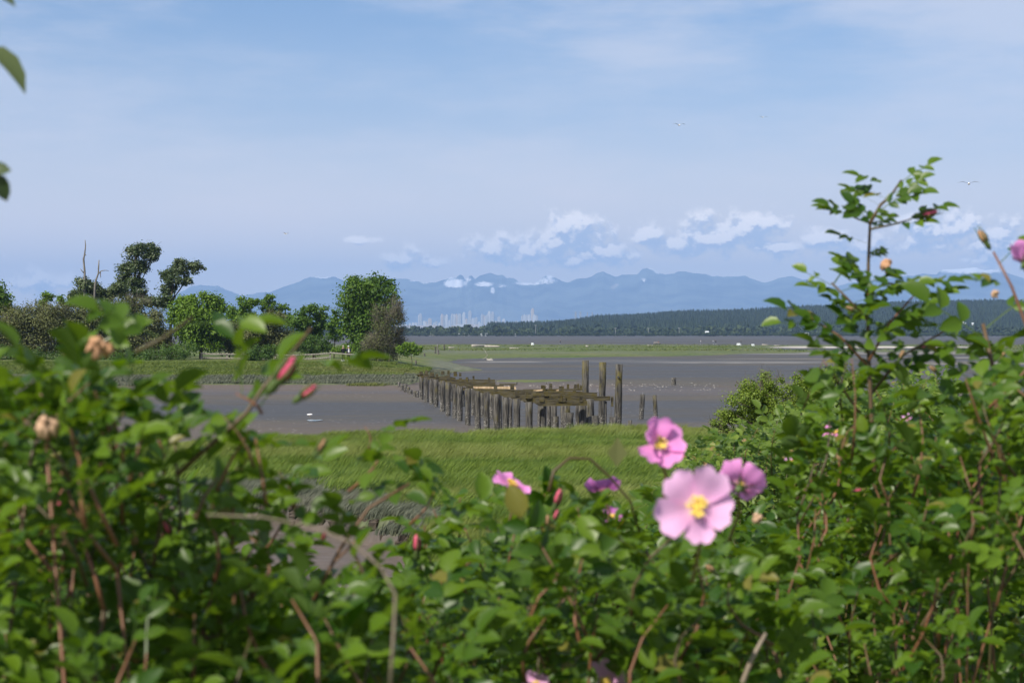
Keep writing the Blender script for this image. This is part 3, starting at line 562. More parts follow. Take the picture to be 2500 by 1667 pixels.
def tower(cx, top, wd_, mt, label, d=CD, crown=0, name='high_rise_tower'):
    px = 950+cx/3.136; tp = 640+top/3.136; w_ = wd_/3.136*d/F; x = (px-CX)*d/F; zb = float(city_top(np.array(px)))*.97-4 if d > 9000 else 0
    zt = CAMZ+(HZ-tp)*d/F; h = zt-zb; o = empty(name, (x, d, zb), label, 'tower block', 'distant skyline towers')
    b = MB(); dp = w_*random.uniform(.8, 1.2); b.box((0, 0, h*.47), (w_, dp, h*.94)); b.build('body', mt, o)
    b = MB(); b.box((0, 0, h*.94+h*.02), (w_*.8, dp*.8, h*.04)); b.box((w_*.05, 0, h*.98), (w_*.4, dp*.4, h*.04)); b.build('roof', mt, o)
    b = MB()
    for s_x in (-1, 1): b.box((s_x*w_*.5+s_x*1.0, 0, h*.44), (2., dp*.6, h*.86))
    b.build('balcony_stack', TM[0], o)
    return o
G1 = [(160, 465, 14, 0), (184, 462, 16, 0), (207, 460, 18, 0), (237, 392, 26, 1), (268, 448, 16, 0), (284, 452, 12, 2), (312, 430, 26, 2), (345, 462, 14, 1), (362, 452, 16, 1)]
G2 = [(385, 462, 12, 0), (405, 396, 18, 2), (421, 402, 12, 1), (440, 398, 18, 0), (462, 440, 12, 0), (482, 392, 14, 1), (498, 396, 16, 0), (516, 395, 18, 2), (540, 392, 24, 1), (572, 382, 20, 0), (592, 430, 14, 2), (618, 370, 22, 1), (641, 428, 14, 0), (664, 420, 22, 1)]
G3 = [(690, 455, 12, 0), (712, 394, 14, 1), (725, 404, 12, 2), (748, 402, 26, 1), (766, 374, 20, 0), (792, 376, 20, 1), (815, 450, 16, 2), (842, 414, 20, 1), (877, 432, 22, 0), (908, 458, 12, 1), (925, 460, 12, 0), (948, 458, 12, 2), (975, 450, 20, 0), (993, 462, 12, 1)]
G4 = [(1021, 402, 12, 1), (1036, 398, 12, 0), (1053, 400, 16, 1), (1072, 398, 14, 0), (1098, 352, 22, 2), (1112, 400, 20, 0), (1131, 404, 14, 1), (1148, 460, 10, 2), (1192, 455, 12, 0), (1242, 455, 12, 0), (1270, 458, 14, 1)]
for gi, (gname, G) in enumerate((('leftmost loose cluster of the distant skyline', G1), ('dense second cluster of the distant skyline', G2), ('third cluster of the distant skyline', G3), ('compact right cluster of the distant skyline', G4))):
    for i, (cx, tp, wd_, mi) in enumerate(G):
        look = ('pale', 'blue glass', 'tan')[mi]
        tower(cx, tp, wd_, TM[mi], f'{look} high-rise, {ORD[i]} from the left in the {gname}', d=CD-150*gi+((i*37) % 5)*80)
random.seed(21)
bm_ = [MB(), MB(), MB()]
for i in range(420):                              # low roofs of the city, a hazy litter nobody could count
    px = random.uniform(940, 1420); d = random.uniform(10300, 11700); x = (px-CX)*d/F; k_ = random.random()
    T = (d-9800)/1700.; zb = float(city_top(np.array(px)))*float(sm(np.array(T), 0, 1)); h = random.uniform(8, 26)
    bm_[int(k_*3)].box((x, d, zb+h/2-1), (random.uniform(14, 45), 18, h))
for b, mt in zip(bm_[:1], TM[:1]): b.f and b.build('low_city_blocks', mt, label='litter of low pale buildings around the feet of the distant towers', cat='buildings', kind='stuff')
bm_[1].build('low_city_roofs', TM[2], label='litter of low tan buildings around the feet of the distant towers', cat='buildings', kind='stuff')
# transmission pylons behind the hill
for i, (cx, tp, lb) in enumerate([(1428, 378, 'first tall grey pylon from the left rising behind the forest hill'), (1465, 378, 'second tall grey pylon rising behind the forest hill'), (1518, 383, 'third grey pylon rising behind the forest hill, thinner'), (1555, 381, 'rightmost thin grey pylon behind the forest hill')]):
    d = 6200.+i*250; px = 950+cx/3.136; x = (px-CX)*d/F; top = CAMZ+(HZ-(640+tp/3.136))*d/F
    o = empty('power_pylon', (x, d, 0), lb, 'pylon', 'pylons behind the hill'); m = MB(); wv = 3.2 if i < 2 else 1.8
    for sx in (-1, 1):
        for sy in (-1, 1): m.tube([(sx*wv, sy*wv, 0), (sx*wv*.45, sy*wv*.45, top)], [.5, .4], 4)
    for kz in range(14):
        z0 = top*kz/14; z1 = top*(kz+1)/14; w0 = wv*(1-.55*kz/14); w1 = wv*(1-.55*(kz+1)/14)
        m.tube([(-w0, -w0, z0), (w1, -w1, z1)], [.3, .3], 3); m.tube([(w0, -w0, z0), (-w1, -w1, z1)], [.3, .3], 3)
    m.build('frame', M['metal'], o)
    m = MB()
    for zf in (.80, .88, .96): m.box((0, 0, top*zf), (wv*3.4, .8, .8))
    m.build('crossarm', M['metal'], o)
# mast with flood lights and small white houses on the far shore
for cx, t0, lb in [(1122, 482, 'pale floodlight mast on the far shore below the compact skyline cluster'), (1985, 505, 'pale floodlight mast across the bay above the sitters on the spit'), (1733, 505, 'faint floodlight mast across the bay left of the spit sitters'), (2220, 502, 'rightmost floodlight mast across the bay')]:
    d = 2456.; px = 950+cx/3.136; x = (px-CX)*d/F; top = CAMZ+(HZ-(640+t0/3.136))*d/F
    o = empty('floodlight_mast', (x, d, 1.2), lb, 'light mast', 'floodlight masts on the far shore'); m = MB(); m.tube([(0, 0, 0), (0, 0, top-1.2)], [.3, .2], 6); m.build('pole', M['metal'], o)
    m = MB()
    for kx in range(-1, 2): m.box((kx*.9, 0, top-1.4), (.6, .4, .7))
    m.box((0, .25, top-1.4), (3.0, .2, .2)); m.build('lamp_rack', M['metal'], o)
for cx, cy, w_, h_, lb, mk in [(330, 563, 42, 12, 'long low white shed on the far shore nearest the hawthorn', 'white_roof'), (717, 568, 78, 20, 'largest white building on the far shore', 'white_roof'), (605, 518, 18, 10, 'small white house among trees below the skyline', 'white_paint'), (557, 577, 50, 8, 'very low white shed left of the largest white building', 'white_paint'), (963, 575, 30, 10, 'small white house with grey side on the far shore', 'white_paint'), (1813, 571, 44, 9, 'low white boat shed at the foot of the forest hill', 'white_paint')]:
    d = 2468. if cy > 540 else 2520.; px = 950+cx/3.136; x = (px-CX)*d/F; W_ = w_/3.136*d/F; zt = CAMZ+(HZ-(640+(cy-h_/2)/3.136))*d/F; zb = 1.1; hh = max(zt-zb, 3)
    o = empty('white_building', (x, d, zb), lb, 'building', 'white buildings on the far shore'); m = MB(); m.box((0, 5, hh*.35), (W_, 10, hh*.7)); m.build('wall', M[mk], o)
    m = MB(); m.add([(-W_*.52, -.6, hh*.7), (W_*.52, -.6, hh*.7), (W_*.52, 10.6, hh*.7), (-W_*.52, 10.6, hh*.7), (-W_*.52, 5, hh), (W_*.52, 5, hh)], [(0, 1, 5, 4), (2, 3, 4, 5), (0, 4, 3), (1, 2, 5), (0, 3, 2, 1)]); m.build('roof', M['white_roof'], o)
    for kx in range(3): m = MB(); m.box((W_*(kx-1)*.28, -.03, hh*.3), (W_*.1, .08, hh*.3)); m.build('window', M['grey_wall'], o)
for px, py, w_, lb in [(2368, 790, 24, 'white house on the wooded hillside at the right'), (2345, 786, 14, 'small pale house left of the white hillside house'), (1726, 811, 9, 'tiny white house across the bay beside round trees'), (1969, 821, 9, 'tiny white shed on the far shore right of the hill-foot poplars')]:
    d = 3050. if py < 800 else 2452.; x = (px-CX)*d/F; W_ = w_*d/F; z0 = CAMZ+(HZ-py)*d/F-2.5
    o = empty('white_house', (x, d, max(z0, 1)), lb, 'house', 'white houses beyond the bay'); o.scale.z = .6; m = MB(); m.box((0, 0, 2), (W_, 8, 4)); m.build('wall', M['white_paint'], o)
    m = MB(); m.add([(-W_*.55, -4.6, 4), (W_*.55, -4.6, 4), (W_*.55, 4.6, 4), (-W_*.55, 4.6, 4), (-W_*.45, 0, 6.5), (W_*.45, 0, 6.5)], [(0, 1, 5, 4), (2, 3, 4, 5), (0, 4, 3), (1, 2, 5), (0, 3, 2, 1)]); m.build('roof', M['white_roof'], o)

# ------------------------------------------------------------------ ruined pier
def Z1(x, y): return 950+x/3.36, 840+y/3.36       # first close-up of the photograph -> photo pixels
def pile_mesh(h, r, lean=(0, 0), top='flat'):
    m = MB(); k_ = 6; pts = [(lean[0]*t, lean[1]*t, -.5+(h+.5)*t) for t in np.linspace(0, 1, k_)]
    m.tube(pts, [r*random.uniform(.93, 1.07) for _ in pts], 10, jag=.05); return m
def add_pile(zx, zbase, ztop, wz, parent=None, d=None, label=None, name='pile', **k):
    px, pb = Z1(zx, zbase); _, pt = Z1(zx, ztop)
    if d is None: d = CAMZ*F/(pb-HZ)
    x = (px-CX)*d/F; zt = CAMZ+(HZ-pt)*d/F; zb = H(x, d); r = wz/3.36*d/F/2*1.25
    m = pile_mesh(zt-zb, r, k.get('lean', (random.uniform(-.03, .03), 0)))
    if parent: return m.build(name, M['pile'], parent, (x-parent.location.x, d-parent.location.y, zb-parent.location.z), smooth=True)
    return m.build(name, M['pile'], None, (x, d, zb), smooth=True, label=label, cat='wooden pile', group=k.get('group'))
pier = empty('ruined_pier', (-2.4, 110, 0), 'ruined timber pier with rows of barnacled piles and mossy beams on the mud', 'pier')
for zx, zb, zt, wz in [(265, 455, 268, 30), (305, 475, 272, 32), (350, 493, 285, 32), (385, 515, 290, 33), (440, 553, 300, 34), (483, 587, 312, 36), (540, 605, 330, 36), (578, 628, 345, 38), (645, 665, 362, 38),
                       (413, 432, 300, 24), (508, 468, 318, 26), (605, 512, 350, 28), (462, 520, 330, 26), (690, 582, 372, 32), (765, 597, 395, 32), (840, 615, 400, 34)]: add_pile(zx, zb, zt, wz, pier)
for zx, zt, wz, d in [(727, 385, 42, 102), (800, 395, 40, 98.5), (880, 410, 46, 94.5), (905, 420, 34, 101), (955, 435, 42, 94), (990, 450, 32, 103), (1047, 450, 46, 93.5), (1148, 475, 48, 93), (1262, 500, 46, 93.5), (1232, 500, 24, 104), (1312, 500, 34, 99), (1355, 505, 40, 97), (1427, 500, 34, 99), (1455, 500, 50, 96), (1550, 500, 34, 97), (1590, 490, 50, 93.6), (1645, 450, 52, 98.5), (1775, 470, 12, 101), (1605, 420, 30, 108)]:
    add_pile(zx, 0, zt, wz, pier, d=d)
caps = [(220, 330, 248), (250, 520, 264), (290, 545, 275), (370, 640, 290), (480, 872, 306), (530, 872, 321), (600, 940, 333), (670, 1040, 347), (680, 1010, 366), (740, 1265, 377), (800, 1600, 388), (890, 1705, 400), (970, 1815, 424), (1060, 1590, 442), (1170, 1625, 468)]
def cap_d(Yt): return (CAMZ-1.8)*F/(Yt-HZ)
for i, (xa, xb, yt) in enumerate(caps):
    pa, Yt = Z1(xa, yt); pb, _ = Z1(xb, yt); d = cap_d(Yt); X0 = (pa-CX)*d/F; X1_ = (pb-CX)*d/F; th = .23 if i > 9 else .17
    m = MB(); L = X1_-X0; y2 = .10; nsg = 6; V_ = []
    for k_ in range(nsg+1):                         # sagging, gnawed beam with a slanted left end
        t = k_/nsg; xx = t*L; e = .35 if k_ == 0 else 0; jz = random.uniform(-.015, .015)
        V_ += [(xx+e, -y2, -th), (xx+e, y2, -th), (xx, y2, jz), (xx, -y2, jz)]
    F_ = [(0, 1, 2, 3)]+[(4*k_+a, 4*k_+4+a, 4*k_+4+(a+1) % 4, 4*k_+(a+1) % 4) for k_ in range(nsg) for a in range(4)]+[(4*nsg+3, 4*nsg+2, 4*nsg+1, 4*nsg)]
    m.add(V_, F_); o = m.build('crossbeam', M['newwood'] if i == 7 else M['beam'], pier, (X0+2.4, d-110, 1.8-0)); o.rotation_euler = (0, random.uniform(-.012, .012), random.uniform(-.03, .03))
blocks = [(263, 242, 24, 18), (307, 240, 22, 26), (352, 250, 34, 26), (392, 262, 20, 26), (440, 240, 26, 22), (487, 242, 16, 26), (543, 250, 26, 34), (583, 256, 18, 24), (488, 280, 20, 28), (640, 284, 18, 30), (692, 280, 14, 24), (585, 300, 22, 24), (820, 300, 18, 26),
          (873, 362, 26, 34), (1010, 364, 28, 34), (1047, 404, 30, 34), (1140, 422, 44, 38), (1190, 400, 24, 34), (1258, 358, 22, 34), (1274, 362, 20, 32), (1285, 416, 32, 32), (1253, 440, 34, 44), (1325, 350, 20, 36), (1405, 364, 22, 38), (1467, 350, 18, 32), (1423, 366, 18, 36), (1425, 416, 36, 34), (1403, 445, 34, 44), (1525, 362, 20, 50), (1550, 354, 16, 34), (1573, 362, 18, 36), (1575, 440, 24, 40), (1430, 444, 30, 40)]
cd = sorted(cap_d(Z1(0, c[2])[1]) for c in caps)
for (zx, zy, wz, hz) in blocks:
    px, pt = Z1(zx, zy-hz/2); _, pb = Z1(zx, zy+hz/2); d = min(cd, key=lambda q: abs(HZ+(CAMZ-1.8)*F/q-pb)); x = (px-CX)*d/F; h_ = hz/3.36*d/F; w_ = wz/3.36*d/F*1.12; h_ *= 1.1
    m = MB(); m.box((0, 0, h_/2-.02), (w_, w_*1.3, h_+.04), random.uniform(-.15, .15), random.uniform(-.06, .06) + (.25 if zx == 1525 else 0), random.uniform(.85, 1)); m.build('block', M['beam'], pier, (x+2.4, d-110, 1.82))
for (xa, ya, xb, yb, dd_, mk, rr_) in [(1100, 378, 1600, 372, 111, 'beam', .07), (985, 376, 1035, 360, 113.6, 'newwood', .05), (1185, 382, 1260, 376, 110, 'newwood', .05), (1370, 384, 1420, 368, 109, 'newwood', .05), (700, 388, 800, 398, 112, 'beam', .05), (410, 278, 500, 258, 146, 'beam', .09), (905, 330, 1040, 330, 121, 'beam', .05), (500, 296, 870, 298, 134, 'beam', .08), (560, 380, 690, 350, 118, 'beam', .1)]:
    p0 = pw(*Z1(xa, ya), dd_); p1 = pw(*Z1(xb, yb), dd_); m = MB(); mid = (p0+p1)/2; L = (p1-p0).length
    m.box((0, 0, 0), (L, .12, rr_*1.6)); o = m.build('plank', M[mk], pier, mid-pier.location); o.rotation_euler = (0, -math.atan2(p1.z-p0.z, p1.x-p0.x), 0)
add_pile(1612, 0, 133, 44, d=106, name='mooring_pile', label='leftmost of the three tall mooring piles, rising through the pier beams', group='tall mooring piles')
add_pile(1743, 0, 148, 46, d=103, name='mooring_pile', label='middle one of the three tall mooring piles', group='tall mooring piles', lean=(.06, 0))
mp = add_pile(1874, 0, 165, 48, d=101, name='mooring_pile', label='rightmost of the three tall mooring piles, with a dark bolt hole', group='tall mooring piles', lean=(.08, 0))
m = MB(); m.tube([(0, 0, 0), (0, -.05, 0)], [.05, .05], 8); m.build('bolt_hole', M['bird_dark'], mp, (.02, -.2, 2.75))
m = MB(); m.box((0, 0, 0), (.12, .12, .5)); m.box((-.06, .0, -.6), (.02, .02, .9)); m.build('timber_scrap', M['beam'], mp, (-.27, 0, 1.5))
for zx, zt, wz, d, lb in [(1365, 592, 50, 95, 'short cut pile in the grass in front of the pier, leftmost of four'), (1475, 562, 58, 94.5, 'double cut pile in front of the pier, second from left'), (1625, 600, 36, 94, 'thin gnawed pile stump between the double pile and the mooring piles'), (1697, 587, 48, 95, 'cut pile left of the middle mooring pile'), (1832, 597, 54, 94, 'broad cut pile at the foot of the rightmost mooring pile'), (1975, 623, 28, 93, 'small stump at the grass edge right of the mooring piles')]:
    add_pile(zx, 0, zt, wz, d=d, name='pile_stump', label=lb, group='cut pile stumps before the pier')
lp = add_pile(2063, 612, 410, 32, name='lone_pile', label='lone barnacled pile with a thin rod on top, left of its pair', lean=(.12, 0), group='lone piles on the mud')
m = MB(); m.tube([(0, 0, 0), (0, 0, .2)], [.012, .01], 5); m.build('iron_rod', M['metal'], lp, (.12, 0, 1.33))
add_pile(2193, 650, 418, 28, name='lone_pile', label='thinner lone barnacled pile with pointed top, right of its pair', lean=(-.1, 0), group='lone piles on the mud')
add_pile(2335, 345, 275, 32, name='lone_pile', label='short lone pile further out on the mud by the rocks', group='lone piles on the mud')
for i, (zx, zt, zb, wz) in enumerate([(83, 310, 352, 22), (107, 322, 380, 24), (133, 325, 392, 24), (155, 348, 400, 24), (177, 375, 410, 26), (215, 380, 435, 30), (232, 382, 436, 18)]):
    add_pile(zx, zb, zt, wz, name='pile_stump', label=f'dark stump, {ORD[i]} from the left in the line leading to the pier', group='line of stumps left of the pier')
for i, (zx, zt, zb, wz) in enumerate([(1703, 775, 842, 32), (1795, 806, 850, 26), (1858, 800, 852, 26), (1928, 812, 852, 18), (1952, 812, 858, 26), (2010, 812, 856, 22)]):
    px = 1600+zx/2.613; pb = 640+zb/2.613; pt = 640+zt/2.613; d = CAMZ*F/(pb-HZ); x = (px-CX)*d/F; m = pile_mesh((pb-pt)*d/F, wz/2.613*d/F/2)
    m.build('pile_stump', M['pile'], None, (x, d, H(x, d)), smooth=True, label=f'barnacled stump on the right-hand mud, {ORD[i]} from the left behind the rose stems', cat='wooden pile', group='stumps on the right-hand mud')
for i, (zx, zt, zb, wz, lb, mk) in enumerate([(290, 90, 116, 14, 'short grey post in the marsh right of the hawthorn', 'pile'), (380, 22, 82, 12, 'dark post of the marsh trio, leftmost', 'pile'), (397, 5, 86, 9, 'pale weathered post of the marsh trio', 'deadwood'), (406, 50, 88, 10, 'short dark post of the marsh trio, right', 'pile'), (452, 5, 50, 12, 'dark post standing right of the marsh trio', 'pile'), (495, 44, 56, 8, 'tiny stub right of the marsh posts', 'pile'), (1042, 282, 306, 20, 'short stub on the grassy bar behind the pier', 'pile'), (1290, 282, 302, 12, 'thin stub on the grassy bar further right', 'pile'), (220, 168, 200, 14, 'small stump in the salt marsh below the hawthorn', 'pile'), (36, 266, 290, 20, 'low stump in the salt grass left of the pier', 'pile')]):
    px, pt = Z1(zx, zt); _, pb = Z1(zx, zb); d = CAMZ*F/(pb-HZ)*.93; x = (px-CX)*d/F; zb_ = H(x, d); m = pile_mesh(max((pb-pt)*d/F, .2), wz/3.36*d/F/2); m.build('marsh_post', M[mk], None, (x, d, zb_), smooth=True, label=lb, cat='post', group='posts in the salt marsh')

# ------------------------------------------------------------------ rail fence
fence = empty('rail_fence', (0, 0, 0), 'weathered grey split-rail fence running along the peninsula bank', 'fence')
FP = [(492, 861, 880, 244), (554, 862, 880, 244), (612, 863, 881, 243), (672, 864, 880, 242), (740, 864, 879, 241), (806, 860, 873, 240), (873, 865, 878, 235)]
fpt = []
for px, pt, pb, d in FP:
    x = (px-CX)*d/F; zt = CAMZ+(HZ-pt)*d/F; zb = H(x, d)-.2; m = MB(); m.box((0, 0, (zt-zb)/2), (.2, .16, zt-zb)); m.build('post', M['rail'], fence, (x, d, zb)); fpt.append((x, d, zt))
for a, b in zip(fpt[:-1], fpt[1:]):
    A = Vector(a); Bv = Vector(b)
    for dz in ((.12, .62) if A.x < -24 else (.05,)):
        m = MB(); P0 = Vector((0, -.1, 0)); P1 = Bv-A+Vector((0, -.1, 0)); m.tube([P0, P0.lerp(P1, .5)+Vector((0, 0, -.03)), P1], .085, 6, jag=.1); m.build('rail', M['rail'], fence, A-Vector((0, 0, dz)))

# ------------------------------------------------------------------ people
def person(loc, facing, label, jacket, trouser, hairm, cap=None, pose='stand', scale=1.0, shirt=None, group=None):
    hips = Vector((0, 0, .95)); J = {}
    if pose == 'sit':
        V_ = [(0, 0, .48), (0, .02, .75), (0, .03, 1.0), (0, .03, 1.12), (0, .02, 1.24), (.18, .02, .98), (.25, -.12, .74), (.16, -.33, .62), (-.18, .02, .98), (-.25, -.12, .74), (-.16, -.33, .62), (.10, -.02, .46), (.12, -.45, .50), (.12, -.48, .08), (.12, -.62, .05), (-.10, -.02, .46), (-.12, -.45, .48), (-.12, -.5, .08), (-.12, -.64, .05)]
    else:
        V_ = [(0, 0, .95), (0, 0, 1.18), (0, 0, 1.40), (0, -.01, 1.50), (0, -.02, 1.62), (.19, 0, 1.40), (.29, -.02, 1.14), (.16, -.14, 1.02) if pose == 'hips' else (.27, -.08, .88), (-.19, 0, 1.40), (-.29, .02, 1.14), (-.17, -.12, 1.02) if pose == 'hips' else (-.27, -.08, .88), (.09, 0, .90), (.11, -.02, .50), (.12, .02, .08), (.13, -.14, .04), (-.09, 0, .90), (-.11, -.04, .50), (-.12, -.02, .08), (-.13, -.18, .04)]
    E = [(0, 1), (1, 2), (2, 3), (3, 4), (2, 5), (5, 6), (6, 7), (2, 8), (8, 9), (9, 10), (0, 11), (11, 12), (12, 13), (13, 14), (0, 15), (15, 16), (16, 17), (17, 18)]
    RA = [.15, .15, .15, .06, .10, .085, .06, .045, .085, .06, .045, .105, .07, .05, .045, .105, .07, .05, .045]
    me = bpy.data.meshes.new('body'); me.from_pydata(V_, E, []); o = bpy.data.objects.new('body_src', me); C.objects.link(o)
    sk = o.modifiers.new('s', 'SKIN')
    for i, r in enumerate(RA): me.skin_vertices[0].data[i].radius = (r, r*.85 if i < 3 else r); me.skin_vertices[0].data[i].use_root = (i == 0)
    ss = o.modifiers.new('u', 'SUBSURF'); ss.levels = 1; ss.render_levels = 1
    ev = bpy.data.meshes.new_from_object(o.evaluated_get(bpy.context.evaluated_depsgraph_get())); bpy.data.objects.remove(o)
    for mm_ in (jacket, trouser, M['skin']): ev.materials.append(mm_)
    zt = 1.06 if pose == 'sit' else 1.47; zl = .52 if pose == 'sit' else .93
    for p_ in ev.polygons:
        c = p_.center; p_.material_index = 2 if (c.z > zt or (abs(c.x) > .13 and c.z < zl+.12 and c.z > zl-.2 and c.y < -.06 and pose != 'sit')) else (1 if c.z < zl else 0); p_.use_smooth = True
    ev.name = 'body'; root = empty('person', loc, label, 'person', group); root.rotation_euler.z = facing; root.scale = (scale,)*3
    link('body', ev, root)
    hz2 = 1.27 if pose == 'sit' else 1.66
    def ball(name, c, r, m_, sq=(1, 1, 1)):
        q = MB(); N_ = 8
        pts = [(c[0], c[1], c[2]+r*sq[2]*math.sin(a)) for a in np.linspace(-1.4, 1.4, 6)]; q.tube(pts, [r*sq[0]*math.cos(a) for a in np.linspace(-1.4, 1.4, 6)], N_); q.build(name, m_, root, smooth=True)
    ball('hair', (0, .025, hz2+.02), .105, hairm, (1, 1, 1))
    if cap:
        ball('hat', (0, 0, hz2+.075), .115, cap, (1, 1, .6)); q = MB(); q.box((0, -.13, hz2+.06), (.17, .14, .02)); q.build('hat_brim', cap, root)
    for sx in (-1, 1):
        q = MB(); q.box((sx*.125, -.56 if pose == 'sit' else -.09, .045), (.10, .29, .09), taper=.8); q.build('shoe', M['white_paint'], root)
    if shirt:
        q = MB(); q.box((0, -.125, 1.2), (.16, .06, .42), taper=.8); q.build('shirt_front', shirt, root)
    return root
def ploc(px, d): x = (px-CX)*d/F; return (x, d, H(x, d))
person(ploc(838, 238), 0.5+math.pi, 'walker in black jacket with light cap, standing behind the rail fence', M['jacket_black'], M['trouser'], M['hair'], M['cap_tan'], 'hips', 1.02)
person(ploc(851, 239), .25, 'walker with white cap and white shirt under an open dark jacket', M['jacket_navy'], M['trouser'], M['hair'], M['white_paint'], 'hips', 1.0, M['shirt'])
SG = 'tiny people out on the spit'
for px, pb, lb, jk, ps in [(1741, 837, 'distant person in white walking alone on the spit', M['shirt'], 'stand'), (1711, 838, 'far tiny person in pale top standing left on the spit', M['shirt'], 'stand'), (1747.5, 838, 'distant person in black beside the one in white on the spit', M['jacket_black'], 'stand'), (1809, 836, 'distant dark figure standing behind the white block on the spit', M['jacket_black'], 'stand'), (1608, 838, 'distant person in dark red sitting on driftwood on the spit', M['red_jacket'], 'sit'), (1604, 839, 'second sitter in black on the driftwood pile on the spit', M['jacket_black'], 'sit'), (1368, 838, 'lone distant dark figure standing on the spit', M['jacket_black'], 'stand')]:
    d = 880.; person(ploc(px, d), random.uniform(-2, 2), lb, jk, M['trouser_blue'], M['hair'], None, ps, 1.0, group=SG)

# ------------------------------------------------------------------ driftwood, blocks, rocks, birds, puddle
def log(px0, px1, d, r, label, name='driftwood_log', y1=0, m_='drift'):
    a = Vector(ploc(px0, d)); b = Vector(ploc(px1, d+y1)); q = MB(); L = b-a
    q.tube([L*t+Vector((0, 0, r*.7+random.uniform(-.1, .1)*r)) for t in (0, .25, .5, .75, 1)], [r, r*1.05, r*.9, r*.8, r*.55], 8, jag=.15); return q.build(name, M[m_], None, a, smooth=True, label=label, cat='driftwood')
log(1153, 1190, 640, .5, 'left log of the long white driftwood on the grassy spit', y1=6); log(1184, 1219, 636, .38, 'right log of the long white driftwood on the grassy spit', y1=-4)
log(1243, 1268, 560, .28, 'shorter bleached log right of the long white driftwood')
log(1596, 1613, 868, .55, 'dark driftwood pile the two sitters rest on', m_='deadwood'); log(1430, 1437, 640, .3, 'small pale log in the middle of the spit'); log(1860, 1876, 760, .25, 'bleached log near the white blocks'); log(1580, 1597, 700, .22, 'thin bleached log left of the sitters')
log(1890, 1905, 720, .2, 'thin bleached log right of the white blocks'); log(1095, 1110, 600, .2, 'small bleached log left of the long white driftwood')
for px, d, w_, h_, lb in [(1300, 760, .95, .9, 'square white board standing alone on the spit'), (1803, 700, 1.4, 1.0, 'larger white concrete block on the spit'), (1838, 690, 1.0, .75, 'smaller white concrete block right of the larger one')]:
    q = MB(); q.box((0, 0, h_/2), (w_, .8, h_), random.uniform(-.3, .3), 0, .85); q.box((w_*.3, -.2, h_*.3), (w_*.5, .8, h_*.55), .4, .1); q.build('white_block', M['white_roof'], None, ploc(px, d), label=lb, cat='block')
q = MB(); bp = Vector(ploc(1195, 360)); q.tube([(0, 0, .1), (-.7, 0, .5), (-.35, 0, .95), (-.8, 0, 1.7), (-1.2, 0, 2.2)], [.09, .07, .05, .035, .02], 6); q.tube([(-.7, 0, .5), (-1.3, .1, .2)], [.05, .02], 5); q.tube([(-.5, 0, .12), (.3, 0, .15)], [.16, .15], 7)
q.build('driftwood_root', M['drift'], None, bp, smooth=True, label='bent bleached driftwood branch on the mud beyond the marsh tip', cat='driftwood')
def rock(loc, r, label, group=None):
    q = MB(); a = [(0, 0, -r*.4), (0, 0, 0), (r*.1, 0, r*.35), (0, 0, r*.6)]; q.tube(a, [r*.9, r, r*.75, r*.3], 7, jag=.25); return q.build('rock', M['rock'], None, loc, label=label, cat='rock', group=group)
random.seed(5)
rock(ploc(1197, 358), .6, 'dark rounded rock beside the bent driftwood branch')
for i, (zx, zy, r_) in enumerate([(15, 790, 10), (70, 790, 10), (245, 806, 7), (270, 806, 7), (290, 805, 9), (315, 808, 8), (333, 806, 9), (525, 808, 14), (608, 800, 11), (350, 810, 6), (420, 822, 5)]):
    px = 1600+zx/2.613; py = 640+zy/2.613+4; d = CAMZ*F/(py-HZ); rock(ploc(px, d), r_/2.613*d/F*.55, f'pale rock on the mud ridge right of the pier, {ORD[i]} from the left', 'rocks on the mud ridge')
rn = MB()
for i in range(260):                                # shells and pebbles strewn along the bar
    px = random.uniform(1150, 1760); py = random.gauss(945, 5); d = CAMZ*F/(py-HZ); x, y, zz = ploc(px, d); r = random.uniform(.03, .10); rn.tube([(x, y, zz-.03), (x, y, zz+r*.5)], [r, r*.5], 5, rnd=random.random())
rn.build('pebbles', M['rock'], label='scatter of pale pebbles and shells along the muddy bar', cat='pebbles', kind='stuff')
def gull(loc, s, rz, label, fly=True):
    o = empty('gull', loc, label, 'bird', None); o.rotation_euler.z = rz; o.scale = (s,)*3; q = MB(); q.tube([(0, -.2, .0), (0, -.14, .02), (0, 0, 0), (0, .15, 0), (0, .25, .01)], [.02, .045, .07, .05, .012], 8); q.build('body', M['bird_white'], o, smooth=True)
    for sx in (-1, 1):
        q = MB(); z_ = .12 if fly else -.02; k_ = 1 if fly else .12
        q.add([(sx*.04, -.06, .03), (sx*.35*k_, -.10, z_), (sx*.68*k_, .02 + (0 if fly else .2), z_*.4), (sx*.34*k_, .07, z_), (sx*.04, .09, .03), (sx*.34*k_, -.02, z_+.015)], [(0, 1, 5), (1, 2, 5), (2, 3, 5), (3, 4, 5), (4, 0, 5)]); q.build('wing', M['bird_dark'] if fly else M['bird_white'], o)
    if not fly:
        for sx in (-1, 1): q = MB(); q.tube([(sx*.03, .02, -.05), (sx*.03, .02, -.2)], .006, 4); q.build('leg', M['newwood'], o)
gull(pw(1658, 306, 190), 1.1, .3, 'small dark bird gliding high above the middle of the bay'); gull(pw(698, 571, 260), 1.0, 1., 'tiny bird flying above the slender trees'); gull(pw(2365, 449, 170), 1.5, -.2, 'pale gull gliding at the upper right above the rose shoot'); gull(pw(1862, 287, 260), 1.0, .2, 'tiny bird high in the sky right of centre')
xx = ploc(757, 118); gull((xx[0], xx[1], xx[2]+.15), .8, 1.4, 'white gull standing by the small puddle on the mud', False)
M['water'] = mat('puddle_water', lambda q: bsdf(q, (.35, .42, .50, 1), .08, .6, q.noise(pos(q), 9., 3), .4, .02))
